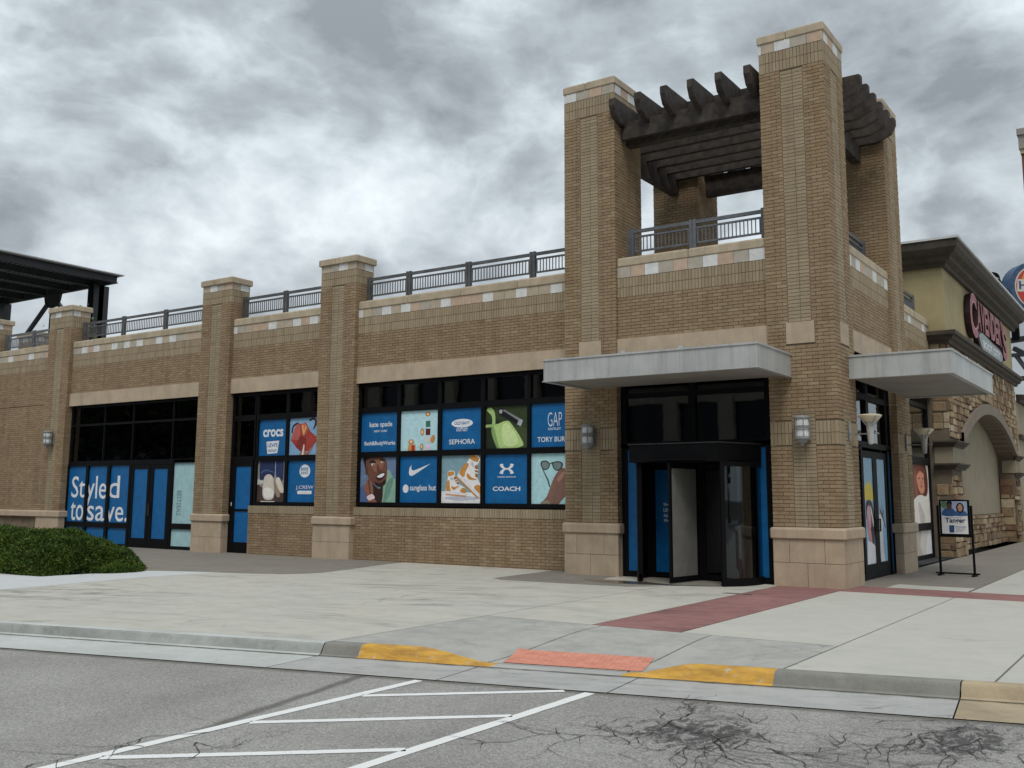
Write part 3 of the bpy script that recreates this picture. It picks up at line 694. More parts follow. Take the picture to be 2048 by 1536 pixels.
# the bricks themselves
VS, IX, MI = [], [], []
A_ = np.array(BR); n_ = len(A_)
ox, oy, ux, uy, nx, ny, u0, u1, z0, z1, t_, p_, mk = A_.T
def corner(u, d, z): return np.stack([ox+ux*u+nx*d, oy+uy*u+ny*d, z], 1)
V = np.stack([corner(u0, p_, z0), corner(u1, p_, z0), corner(u1, p_, z1), corner(u0, p_, z1), corner(u0, p_-t_, z0), corner(u1, p_-t_, z0), corner(u1, p_-t_, z1), corner(u0, p_-t_, z1)], 1).reshape(-1, 3)
F0 = np.array([(0, 1, 2, 3), (0, 4, 5, 1), (1, 5, 6, 2), (2, 6, 7, 3), (3, 7, 4, 0)])
F = (np.arange(n_)[:, None, None]*8+F0[None]).reshape(-1, 4)
me = bpy.data.meshes.new('brickwork'); me.vertices.add(len(V)); me.vertices.foreach_set('co', (V-np.array([-13, 4, 0])).ravel())
me.loops.add(F.size); me.loops.foreach_set('vertex_index', F.ravel().astype(np.int32)); me.polygons.add(len(F))
me.polygons.foreach_set('loop_start', np.arange(0, F.size, 4, dtype=np.int32))
me.materials.append(M['brick']); me.materials.append(M['pale'])
me.polygons.foreach_set('material_index', np.repeat(mk.astype(np.int32), 5)); me.polygons.foreach_set('use_smooth', [False]*len(F)); me.update(calc_edges=True); me.validate()
bw = bpy.data.objects.new('brickwork', me); COL.objects.link(bw); bw.parent = building; bw['kind'] = 'stuff'
bm_cache = {}
for rec in SINGLE:
    L_ = round(rec[7]-rec[6], 3); H_ = round(rec[9]-rec[8], 3); key = (L_, H_, rec[12], rec[10])
    if key not in bm_cache:
        q = MB(); q.box(-L_/2, L_/2, 0, rec[10], -H_/2, H_/2, None); o = q.build('brick', M['brick' if rec[12] == 0 else 'pale']); bm_cache[key] = o.data; bpy.data.objects.remove(o)
    o = bpy.data.objects.new('brick', bm_cache[key]); COL.objects.link(o); o.parent = building
    o.location = (rec[0]+rec[2]*(rec[6]+rec[7])/2+13, rec[1]-rec[11]-4, (rec[8]+rec[9])/2)

# ------------------------------------------------------------------ storefront glazing
class MBT(MB):
    def __init__(s, rot=False): super().__init__(); s.rot = rot
    def add(s, vs, fs, k=None):
        if s.rot: vs = [(-v[1], v[0], v[2]) for v in vs]
        super().add(vs, fs, k)
def window(name, xs, zs, yf, label=None, rot=False, bw=.10, skip=(), panes=True, solid=()):
    """xs, zs: edges of the glass openings [(x0,x1),...] and rows [(z0,z1),...]; frame fills the rest"""
    X0, X1 = xs[0][0]-bw, xs[-1][1]+bw; Z0, Z1 = zs[0][0]-bw, zs[-1][1]+bw
    fr = MBT(rot); d0, d1 = yf-.055, yf+.045
    zc = [Z0]+[q for z in zs for q in z]+[Z1]
    xc = [X0]+[q for x in xs for q in x]+[X1]
    for i in range(0, len(zc), 2): fr.box(X0, X1, d0+.004, d1, zc[i], zc[i+1])
    for i in range(0, len(xc), 2): fr.box(xc[i], xc[i+1], d0, d1+.004, Z0, Z1)
    o = fr.build('window', M['black_metal'], building)
    if label: o['label'] = label
    for i, x in enumerate(xs):
        for j, z in enumerate(zs):
            if (i, j) in skip: continue
            pb = MBT(rot); pb.box(x[0], x[1], yf+.004, yf+.010, z[0], z[1]); pb.build('pane', M['glass'], o)
    return o
GY = .77
CX = [(-12.39, -11.16), (-11.06, -9.86), (-9.75, -8.56), (-8.45, -7.25), (-7.16, -5.93)]
window('window', CX, [(1.44, 2.57), (2.71, 3.70), (3.84, 4.38)], GY)
BX = [(-16.24, -15.14), (-15.03, -13.93)]
window('window', BX, [(1.42, 2.53), (2.68, 3.68), (3.84, 4.38)], GY)
window('window', [(-17.24, -16.40)], [(2.68, 3.68), (3.84, 4.38)], GY, bw=.09)
AX = [(-25.28, -24.30), (-24.16, -23.16), (-23.01, -22.02)]
window('window', AX, [(.08, .57), (.73, 2.50)], GY, bw=.075)
window('window', [(-25.2, -23.47), (-23.43, -21.98), (-21.94, -20.02), (-19.98, -18.72)], [(2.66, 3.80), (3.86, 4.40)], GY, bw=.09)
window('window', [(-19.88, -18.72)], [(.10, .60), (.76, 2.54)], GY, bw=.09)
def film_panel(name, x0, x1, z0, z1, y, mat, parent, rot=False):
    q = MBT(rot); q.box(x0, x1, y-.003, y, z0, z1); return q.build(name, mat, parent)
def doorleaf(x0, x1, z1, gx0, gx1, gz0, gz1, y, mat, rot=False, handle=None, bar=None):
    q = MBT(rot)
    q.box(x0, gx0, y-.03, y+.02, .01, z1); q.box(gx1, x1, y-.03, y+.02, .01, z1)
    q.box(gx0, gx1, y-.028, y+.018, .01, gz0); q.box(gx0, gx1, y-.028, y+.018, gz1, z1)
    if bar: q.box(gx0, gx1, y-.028, y+.018, bar-.03, bar+.03)
    d = q.build('door', M['black_metal'], building)
    film_panel('pane', gx0, gx1, gz0, gz1, y-.005, mat, d, rot)
    if handle:
        hx, hz0, hz1 = handle; h = MBT(rot); s_ = .10 if hx < (x0+x1)/2 else -.10
        h.box(hx-.012, hx+.012, y-.09, y-.065, hz0, hz1)
        for zz_ in (hz0, hz1-.02): h.box(hx-.012, hx+.012, y-.09, y-.03, zz_, zz_+.02)
        h.build('handle', M['dark_metal'], d)
    return d
doorleaf(-21.90, -20.97, 2.50, -21.77, -21.10, .29, 2.38, GY-.02, M['blue'], handle=(-21.02, .95, 1.35))
doorleaf(-20.95, -20.02, 2.50, -20.79, -20.14, .29, 2.38, GY-.02, M['blue'], handle=(-20.90, .95, 1.35))
mb = MB(); mb.box(-21.96, -21.905, GY-.06, GY+.04, 0, 2.58); mb.box(-20.015, -19.96, GY-.06, GY+.04, 0, 2.58); mb.box(-21.96, -19.96, GY-.055, GY+.036, 2.505, 2.58); mb.build('door_frame', M['black_metal'], building)
doorleaf(-17.27, -16.44, 2.5, -17.10, -16.47, .30, 2.40, GY-.02, M['blue'], bar=1.185)
mb = MB(); mb.box(-17.345, -17.275, GY-.05, GY+.04, 0, 2.6); mb.box(-16.435, -16.40, GY-.05, GY+.04, 0, 2.6); mb.box(-17.345, -16.40, GY-.046, GY+.036, 2.505, 2.6); mb.build('door_frame', M['black_metal'], building)
mb = MB(); mb.box(-17.235, -17.215, GY-.06, GY-.05, 1.30, 1.40); mb.build('lock_plate', M['white'], building)

# tower entrance, front
TY = .22
window('window', [(-4.41, -4.17), (-1.68, -1.44)], [(.12, 2.57)], TY, bw=.12, skip=[(i, 0) for i in range(1)])
window('window', [(-4.42, -3.02), (-2.87, -1.44)], [(2.73, 3.64), (3.74, 4.38)], TY, bw=.12)
film_panel('blue_panel', -4.41, -4.17, .12, 2.57, TY-.02, M['blue'], building)
film_panel('blue_panel', -1.68, -1.44, .12, 2.57, TY-.02, M['blue'], building)

# revolving door
rd = thing('revolving_door', 'black revolving door with curved glass wall between the two tower piers', 'revolving door', (-2.77, .05, 0))
cxr, cyr, RR = -2.77, .05, 1.2
def arc(mb, r0_, r1_, z0_, z1_, a0, a1, n=20):
    for i in range(n):
        t0 = math.radians(a0+(a1-a0)*i/n); t1 = math.radians(a0+(a1-a0)*(i+1)/n)
        P = [(cxr+r*math.cos(t), cyr+r*math.sin(t)) for r, t in ((r0_, t0), (r1_, t0), (r1_, t1), (r0_, t1))]
        vs = [(x, y, z0_) for x, y in P]+[(x, y, z1_) for x, y in P]
        fs = [(3, 2, 1, 0), (4, 5, 6, 7), (1, 2, 6, 5), (3, 0, 4, 7)]
        if i == 0: fs.append((0, 1, 5, 4))
        if i == n-1: fs.append((2, 3, 7, 6))
        mb.add(vs, fs)
HD = [(-4.06, .17), (-3.86, -.80), (-1.98, -.93), (-1.54, .17)]
q = MB(); q.prism(HD, (0, 0, 2.275), (1, 0, 0), (0, 1, 0), (0, 0, 1), .34); q.build('door_head', M['black_metal'], rd)
q = MB(); q.prism([(x-(.02 if x < -3 else -.02), y-(.02 if y < 0 else 0)) for x, y in HD], (0, 0, 2.616), (1, 0, 0), (0, 1, 0), (0, 0, 1), .018); q.build('head_flashing', M['dark_metal'], rd)
q = MB(); arc(q, 0.0, RR-.06, 2.30, 2.32, 0, 360, 40); q.build('ceiling_disc', M['black_metal'], rd)
for a0, a1 in ((155, 222), (312, 385)):
    q = MB(); arc(q, RR-.03, RR+.03, 0.0, .14, a0, a1); arc(q, RR-.03, RR+.03, 2.18, 2.27, a0, a1)
    for a in (a0, a1-3.5): arc(q, RR-.045, RR+.045, 0.0, 2.27, a, a+3.5, 2)
    w_ = q.build('curved_wall', M['black_metal'], rd)
    q = MB(); arc(q, RR-.006, RR+.006, .14, 2.18, a0+3.5, a1-3.5); q.build('pane', M['glass'], w_)
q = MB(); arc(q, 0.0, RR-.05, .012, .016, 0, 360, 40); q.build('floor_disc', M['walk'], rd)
q = MB(); q.lathe([(.05, .02), (.05, 2.27)], (cxr, cyr, 0), 12); q.build('centre_post', M['black_metal'], rd)
def wing(ang, panel, label=None):
    c_, s_ = math.cos(math.radians(ang)), math.sin(math.radians(ang)); L_ = 1.10
    def pt(r, z, n): return (cxr+c_*r-s_*n, cyr+s_*r+c_*n, z)
    q = MB()
    def b3(r0_, r1_, z0_, z1_, hw):
        vs = [pt(r, z, n) for z in (z0_, z1_) for n in (-hw, hw) for r in (r0_, r1_)]
        q.add(vs, [(0, 2, 3, 1), (4, 5, 7, 6), (0, 1, 5, 4), (2, 6, 7, 3), (0, 4, 6, 2), (1, 3, 7, 5)])
    b3(.05, .13, .03, 2.25, .022); b3(L_-.07, L_, .03, 2.25, .022); b3(.13, L_-.07, .03, .13, .021); b3(.13, L_-.07, 2.15, 2.25, .021)
    w_ = q.build('wing', M['black_metal'], rd, label=label); q = MB(); b3(.13, L_-.07, .13, 2.15, .008); q.build('panel', panel, w_)
    return pt
wing(263, M['door_film'], 'wing with plain grey panel'); ptb = wing(173, M['blue'], 'wing with blue printed panel'); wing(83, M['interior']); wing(-7, M['glass'])
q = MB(); Ub = Vector(ptb(.2, 0, 0))-Vector(ptb(1.0, 0, 0)); Ub.normalize(); Nb = Vector((Ub.y, -Ub.x, 0))
for i, tx in enumerate(('Shop', 'LEGENDS', 'to better', 'the way')):
    add_text(q, tx, Vector(ptb(.82, 1.42-i*.105, 0))+Nb*.012, Ub, (0, 0, 1), (.2, .42, .42, .38)[i], .075, .02)
q.build('lettering', M['white'], rd)

# tower entrance, side street (built in the front frame and turned)
window('window', [(1.40, 2.02)], [(.12, 2.56)], TY, rot=True, bw=.1)
window('window', [(4.20, 4.44)], [(.08, 2.56)], TY, rot=True, bw=.09)
window('window', [(1.40, 2.55), (2.75, 4.10), (4.22, 4.42)], [(2.74, 3.60), (3.72, 4.38)], TY, rot=True, bw=.12)
SKY = film((128, 168, 196))
dl = doorleaf(2.13, 3.125, 2.56, 2.27, 2.98, .29, 2.42, TY, SKY, rot=True, handle=(3.06, .93, 1.19))
dl2 = doorleaf(3.135, 4.10, 2.56, 3.30, 3.95, .30, 2.42, TY, SKY, rot=True, handle=(3.20, .93, 1.19))
film_panel('blue_panel', 4.20, 4.44, .08, 2.56, TY-.012, M['blue'], building, True)
# side window beyond the tower
window('window', [(5.85, 7.1), (7.2, 8.6), (8.72, 11.05)], [(.12, .76), (.95, 2.50), (2.70, 4.05)], GY, rot=True, bw=.12)


# ------------------------------------------------------------------ metal canopies
def canopy(x0, x1, ydep, rot, label):
    c = thing('metal_canopy', label, 'canopy', ((x0+x1)/2, 0, 3.87) if not rot else (0, (x0+x1)/2, 3.87), 'flat metal canopies over the tower doors')
    q = MBT(rot); t = .03; z0, z1 = 3.87, 4.265; nseg = 3
    xs = [x0+(x1-x0)*i/nseg for i in range(nseg+1)]
    for a, b in zip(xs[:-1], xs[1:]): 
        q = MBT(rot); q.box(a+.002, b-.002, -ydep, -ydep+t, z0, z1); q.build('fascia_panel', M['awning'], c)
    for a in (x0, x1-t):
        q = MBT(rot); q.box(a, a+t, -ydep+t+.002, -.004, z0, z1); q.build('fascia_panel', M['awning'], c)
    q = MBT(rot); q.box(x0-.02, x1+.02, -ydep-.02, -.004, z1, z1+.035); q.build('top_flashing', M['awning'], c)
    q = MBT(rot)
    for a, b_, c_, d_ in ((x0-.02, x1+.02, -ydep-.02, -ydep+.08), (x0-.02, x0+.08, -ydep+.08, -.004), (x1-.08, x1+.02, -ydep+.08, -.004)): q.box(a, b_, c_, d_, z0-.022, z0-.001)
    q.build('drip_edge', M['awning'], c)
    q = MBT(rot); q.box(x0+.082, x1-.082, -ydep+.082, -.006, z0+.004, z0+.02); q.build('soffit', M['soffit'], c)
    q = MBT(rot)
    for x in ((x0*.6+x1*.4), (x0*.33+x1*.67)):
        q.box(x-.045, x+.045, -ydep+.02, -ydep+.10, z1+.036, z1+.085)
    q.build('roof_bracket', M['awning'], c)
    return c
canopy(-5.24, -.84, 1.76, False, 'grey flat metal canopy over the revolving door')
canopy(.82, 5.35, 1.82, True, 'grey flat metal canopy over the glass double doors on the side street')

# ------------------------------------------------------------------ pergola
pg = thing('timber_pergola', 'dark timber pergola spanning the four brick tower piers', 'pergola', (-2.9, 2.85, 9.25))
def beam(x0, x1, y0, y1, z0, z1): q = MB(); q.box(x0, x1, y0, y1, z0, z1, None, 0); q.build('beam', M['timber'], pg)
beam(-4.54, -1.287, .55, .75, 9.26, 9.80); beam(-4.54, -1.287, 4.93, 5.13, 9.26, 9.80)
beam(-.72, -.52, 1.265, 4.475, 9.26, 9.80); beam(-5.28, -5.08, 1.265, 4.475, 9.26, 9.80)
beam(-4.54, -1.287, .30, .42, 9.34, 9.72); beam(-4.54, -1.287, 5.26, 5.38, 9.34, 9.72)
def rafter(fx, r0, r1, c, w_=.13, z0=9.64, z1=10.14, tips=(True, True)):
    """profile in (run, z); both ends chamfered below"""
    a = [(r0, z0+.34), (r0+.10, z0+.14), (r0+.42, z0)] if tips[0] else [(r0, z0)]
    b_ = [(r1-.42, z0), (r1-.10, z0+.14), (r1, z0+.34)] if tips[1] else [(r1, z0)]
    top = [(r1, z1-.03), (r1-.04, z1)] if tips[1] else [(r1, z1)]
    top += [(r0+.04, z1), (r0, z1-.03)] if tips[0] else [(r0, z1)]
    pl = a+b_+top; q = MB()
    if fx == 'x': q.prism(pl, (0, c-w_/2, 0), (1, 0, 0), (0, 0, 1), (0, 1, 0), w_)
    else: q.prism(pl, (c-w_/2, 0, 0), (0, 1, 0), (0, 0, 1), (1, 0, 0), w_)
    q.build('rafter', M['timber'], pg)
for i in range(6): rafter('x', -6.1, .30, 1.56+.565*i)
rafter('x', -4.54, -1.287, .98, tips=(False, False)); rafter('x', -4.54, -1.287, 4.86, z0=9.81, tips=(False, False))
for i in range(6):
    x = -4.46+.607*i-.04
    rafter('y', -.20, .90, x, tips=(True, False), z0=9.62); rafter('y', 4.95, 5.92, x, tips=(False, True), z0=9.82)

# ------------------------------------------------------------------ railings
bal_cache = {}
def railing(x0, x1, y, zb, posts, label, rot=False, mat='rail_metal', step=.085):
    r = thing('railing', label, 'railing', ((x0+x1)/2, y, zb) if not rot else (-y, (x0+x1)/2, zb), 'metal railings on the roof parapet')
    mt_ = M[mat]; z = zb
    q = MBT(rot); q.box(x0, x1, y-.03, y+.03, z+.60, z+.67); q.build('top_rail', mt_, r)
    for p in posts:
        q = MBT(rot); q.box(p-.075, p-.02, y-.04, y+.04, z-.02, z+.70); q.box(p+.02, p+.075, y-.04, y+.04, z-.02, z+.70); q.box(p-.02, p+.02, y-.025, y+.025, z+.0, z+.66); q.build('post', mt_, r)
    xs = [x0]+[p for p in posts if x0 < p < x1]+[x1]
    for a, b_ in zip(xs[:-1], xs[1:]):
        a2, b2 = a+.12, b_-.12
        if b2-a2 < .2: continue
        q = MBT(rot)
        q.box(a+.03, b_-.03, y-.018, y+.018, z+.49, z+.53); q.box(a+.03, b_-.03, y-.018, y+.018, z+.17, z+.21)
        q.box(a2-.03, a2, y-.016, y+.016, z+.21, z+.49); q.box(b2, b2+.03, y-.016, y+.016, z+.21, z+.49)
        q.build('panel_frame', mt_, r)
        n = max(2, round((b2-a2)/step))
        for i in range(1, n):
            x = a2+(b2-a2)*i/n; key = (mat, rot)
            if key not in bal_cache:
                s_ = MB(); s_.box(-.009, .009, -.009, .009, -.14, .14); t_o = s_.build('baluster', mt_); bal_cache[key] = t_o.data; bpy.data.objects.remove(t_o)
            o = bpy.data.objects.new('baluster', bal_cache[key]); COL.objects.link(o); o.parent = r
            w_ = Vector((x, y, z+.35)) if not rot else Vector((-y, x, z+.35)); o.location = w_-r.location
    return r
ZR = 6.637
railing(XP[5], -5.81, .95, ZR, [-12.42, -11.05, -9.14, -7.25], 'dark railing between the widest pier gap and the brick tower')
railing(XP[6], XP[5]-1.278, .95, ZR, [-17.25, -15.57], 'dark railing between the two middle brick piers')
railing(XP[7], XP[6]-1.278, .95, ZR, [-25.22, -23.08, -20.93, -18.75], 'dark railing above the wall with the large white slogan')
railing(XP[8], XP[7]-1.278, .95, ZR, [-30.05, -28.3], 'slate railing beside the leftmost brick pier under the steel roof', mat='rail_blue')
railing(-4.545, -1.282, .60, ZR+.05, [-4.47, -3.02, -1.46], 'slate blue railing inside the tower above the revolving door', mat='rail_blue')
railing(1.26, 4.48, .55, ZR+.05, [1.34, 2.7, 4.40], 'slate blue railing on the side street face of the tower', rot=True, mat='rail_blue')
railing(5.70, 11.2, .95, ZR, [5.78, 7.6, 9.4, 11.1], 'slate railing between the tower and the stucco store', rot=True, mat='rail_blue')

# ------------------------------------------------------------------ lamps
def sconce(x, y, z0, label):
    s = thing('wall_lamp', label, 'wall lamp', (x, y, z0), 'caged wall lamps on the brick piers'); c = (x, y-.17, z0)
    q = MB(); q.box(x-.11, x+.11, y-.03, y-.006, z0+.10, z0+.42); q.box(x-.03, x+.03, y-.12, y-.03, z0+.05, z0+.11); q.build('back_plate', M['lamp_grey'], s)
    q = MB(); q.lathe([(.0, .155), (.118, .155), (.125, .17), (.125, .30), (.118, .315), (.118, .335), (.125, .35), (.125, .475), (.118, .49), (.0, .49)], c, 20); q.build('glass_shade', M['lamp_glass'], s, smooth=False)
    q = MB(); q.lathe([(.0, .49), (.145, .49), (.15, .50), (.15, .52), (.10, .545), (0, .55)], c, 20); q.build('cap', M['lamp_grey'], s)
    q = MB(); q.lathe([(0, .0), (.035, .0), (.05, .04), (.085, .05), (.11, .10), (.14, .12), (.14, .155), (0, .155)], c, 20); q.build('base', M['lamp_grey'], s)
    q = MB()
    for zz_ in (.295, .325, .355): q.lathe([(.138, zz_-.008), (.148, zz_), (.138, zz_+.008)], c, 20)
    for i in range(6):
        a = 2*math.pi*i/6; q.box(c[0]+.138*math.cos(a)-.006, c[0]+.138*math.cos(a)+.006, c[1]+.138*math.sin(a)-.006, c[1]+.138*math.sin(a)+.006, z0+.12, z0+.50)
    q.build('cage', M['lamp_grey'], s); return s
sconce(-.62, 0, 2.56, 'caged wall lamp on the brick corner pier right of the revolving door')
sconce(-5.16, 0, 2.56, 'caged wall lamp on the brick pier left of the revolving door')
sconce(-25.96, .497, 3.12, 'caged wall lamp on the far left brick pier above the bush')
def torch(y, yb, label):
    X = .40; s = thing('torch_lamp', label, 'wall lamp', (0, yb, 2.6), 'torch shaped wall lamps on the side street piers')
    q = MB(); q.prism([(-.03, -.17), (.03, -.12), (.05, 0), (.03, .15), (-.03, .22), (-.05, 0)], (.004, yb, 2.82), (0, 1, 0), (0, 0, 1), (1, 0, 0), .03); q.build('back_plate', M['lamp_grey'], s)
    q = MB(); q.bar((.02, yb, 2.79), (X+.15, y, 2.79), .025, .025); q.build('arm', M['lamp_grey'], s)
    q = MB(); q.lathe([(0, -.02), (.045, 0), (.075, .36), (.08, .40), (.0, .40)], (X, y, 2.6), 16); q.build('stem', M['lamp_white'], s)
    q = MB(); q.lathe([(.075, .40), (.12, .42), (.205, .50), (.215, .525), (.19, .54), (.0, .56)], (X, y, 2.6), 24); q.build('bowl', M['lamp_cream'], s)
    q = MB()
    for i in range(4):
        a = math.pi/4+math.pi/2*i; q.bar((X+.07*math.cos(a), y+.07*math.sin(a), 2.93), (X+.222*math.cos(a), y+.222*math.sin(a), 3.11), .02, .012)
    q.build('bracket', M['lamp_white'], s); return s
torch(.62, .66, 'torch shaped wall lamp on the corner pier beside the double doors'); torch(5.12, 5.16, 'torch shaped wall lamp on the farther tower pier behind the sign stand')

# ------------------------------------------------------------------ posters and window prints
def smooth(pts, n=5):
    out_ = []; k = len(pts)
    for i in range(k):
        p0, p1, p2, p3 = (Vector((*pts[(i+j-1) % k], 0)) for j in range(4))
        for s_ in range(n):
            t = s_/n; q = .5*((2*p1)+(-p0+p2)*t+(2*p0-5*p1+4*p2-p3)*t*t+(-p0+3*p1-3*p2+p3)*t*t*t); out_.append((q.x, q.y))
    return out_
def ell(cx, cy, rx, ry, rot=0, n=22):
    c_, s_ = math.cos(math.radians(rot)), math.sin(math.radians(rot))
    return [(cx+rx*math.cos(a)*c_-ry*math.sin(a)*s_, cy+rx*math.cos(a)*s_+ry*math.sin(a)*c_) for a in [2*math.pi*i/n for i in range(n)]]
def clip01(poly):
    for ax, lim, sg in ((0, 0, 1), (0, 1, -1), (1, 0, 1), (1, 1, -1)):
        o_ = []
        for i in range(len(poly)):
            a, b_ = poly[i-1], poly[i]; ia = (a[ax]-lim)*sg >= 0; ib = (b_[ax]-lim)*sg >= 0
            if ia != ib:
                t = (lim-a[ax])/(b_[ax]-a[ax]); o_.append((a[0]+(b_[0]-a[0])*t, a[1]+(b_[1]-a[1])*t))
            if ib: o_.append(b_)
        poly = o_
        if not poly: return poly
    return poly
def poster(label, x0, x1, z0, z1, y, bgm, shapes=(), texts=(), rot=False, group='printed panels in the storefront windows', name='window_poster', cat='poster'):
    c = Vector(((x0+x1)/2, y, z0)); c = Vector((-c.y, c.x, c.z)) if rot else c
    t = thing(name, label, cat, c, group)
    q = MBT(rot); q.box(x0, x1, y-.003, y, z0, z1); q.build('film', bgm, t)
    W, H = x1-x0, z1-z0; yy = y-.0036
    if shapes:
        ms, q = [], MBT(rot)
        for poly, colr in shapes:
            mm = film(colr) if isinstance(colr, tuple) else M[colr]
            if mm not in ms: ms.append(mm)
            pl = clip01(list(poly)); 
            if len(pl) < 3: continue
            q.flat(pl, (x0, yy, z0), (W, 0, 0), (0, 0, H), ms.index(mm)); yy -= .0005
        q.build('print', ms, t)
    if texts:
        q = MBT(rot); km = []
        for tx in texts:
            s_, ux0, ux1, uz0, uz1 = tx[:5]; bold = tx[5] if len(tx) > 5 else .01; mm = M[tx[6]] if len(tx) > 6 else M['white']
            if mm not in km: km.append(mm)
            if tx[0] == '__poly': q.flat(tx[7], (x0, yy, z0), (W, 0, 0), (0, 0, H), km.index(mm)); yy -= .0005; continue
            q2 = MBT(rot); add_text(q2, s_, (x0+ux0*W, yy-.0006, z0+uz0*H), (1, 0, 0), (0, 0, 1), (ux1-ux0)*W, (uz1-uz0)*H, bold); q2.build('lettering', mm, t)
        if q.v: q.build('emblem', km, t)
    return t
PL = lambda pts, m='white': ('__poly', 0, 0, 0, 0, 0, m, pts)
FY = GY+.001
z1a, z1b, z2a, z2b = 2.71, 3.70, 1.44, 2.57
def N(X, Z, i, r): 
    a, b_ = CX[i]; c_, d_ = (z1a, z1b) if r == 1 else (z2a, z2b); return ((X-a)/(b_-a), (Z-c_)/(d_-c_))
M['bluetext'] = M['blue']
poster('blue window panel with three lines of small white lettering, left of the earrings poster', *CX[0], z1a, z1b, FY, M['blue'], [], [('kate spade', .22, .84, .60, .77, .012), ('NEW YORK', .35, .71, .50, .555, .012), ('Bath&BodyWorks', .09, .93, .14, .27, .015)])
gold, green, maroon = (176, 120, 58), (52, 104, 88), (92, 30, 28)
poster('pale blue window poster of gold earrings, coloured squares and a red lipstick', *CX[1], z1a, z1b, FY, film((160, 200, 210)),
       [(ell(.71, .90, .07, .06), gold), (ell(.71, .905, .035, .03), (226, 190, 140)), ([(.66, .58), (.78, .58), (.78, .73), (.66, .73)], green), ([(.66, .38), (.78, .38), (.78, .54), (.66, .54)], maroon), (ell(.57, .46, .05, .09), gold), (ell(.57, .46, .025, .05), (222, 180, 120)),
        ([(.66, .19), (.79, .19), (.79, .35), (.66, .35)], (190, 190, 184)), (ell(.85, .28, .055, .10, -12), gold), ([(.67, 0), (.79, 0), (.79, .14), (.67, .14)], (206, 180, 200)), (ell(.28, .22, .075, .07), gold), (ell(.28, .23, .04, .035), (228, 186, 140)),
        ([(.20, 0), (.40, 0), (.40, .15), (.20, .15)], (190, 140, 40)), ([(.29, 0), (.38, 0), (.38, .14), (.29, .14)], (176, 24, 30)), (ell(.56, .10, .045, .08), gold), (ell(.56, .10, .02, .045), (230, 190, 130))])
poster('blue window panel with a white oval badge above a line of white capitals', *CX[2], z1a, z1b, FY, M['blue'], [], [PL(ell(.505, .635, .27, .105)), ('OLD NAVY', .31, .70, .60, .68, .02, 'blue'), ('OUTLET', .36, .65, .44, .52, .02), ('SEPHORA', .18, .83, .13, .25, .012)])
dg = (44, 58, 30)
poster('dark green window poster of a pale green handbag and a black flashlight', *CX[3], z1a, z1b, FY, film(dg),
       [(ell(.2, .3, .3, .4), (30, 40, 24)), (ell(.8, .2, .3, .3), (58, 70, 40)), (smooth([(.02, .92), (.13, .97), (.22, .82), (.22, .5), (.15, .45), (.15, .75)]), (150, 180, 104)), ([(0, .50), (.30, .52), (.30, .58), (0, .57)], (140, 168, 96)),
        (smooth([(.16, .48), (.30, .58), (.48, .64), (.60, .58), (.86, .17), (.84, .03), (.40, -.02), (.24, .2)]), (160, 190, 112)), (smooth([(.40, .52), (.55, .56), (.76, .2), (.68, .06), (.44, .10)]), (184, 208, 138)), (smooth([(.14, .5), (.2, .5), (.3, .1), (.34, 0), (.28, 0), (.16, .3)]), (120, 150, 84)),
        ([(.30, .92), (.37, .95), (.88, .64), (.83, .50), (.32, .80)], (18, 20, 26)), ([(.40, .90), (.44, .91), (.88, .64), (.86, .58)], (120, 122, 130)), ([(.83, .50), (.88, .64), (.80, .68), (.74, .55)], (150, 154, 162)), (ell(.36, .87, .04, .05), (150, 150, 158))])
poster('blue window panel with tall thin white capitals, partly hidden by the brick pier', *CX[4], z1a, z1b, FY, M['blue'], [], [('GAP', .355, .66, .47, .79, -.012), ('OUTLET', .36, .64, .385, .44, .012), ('TORY BURCH', .13, 1.0-.10, .12, .235, .010)])
skin, skin2, dk = (104, 64, 50), (132, 84, 64), (30, 20, 20)
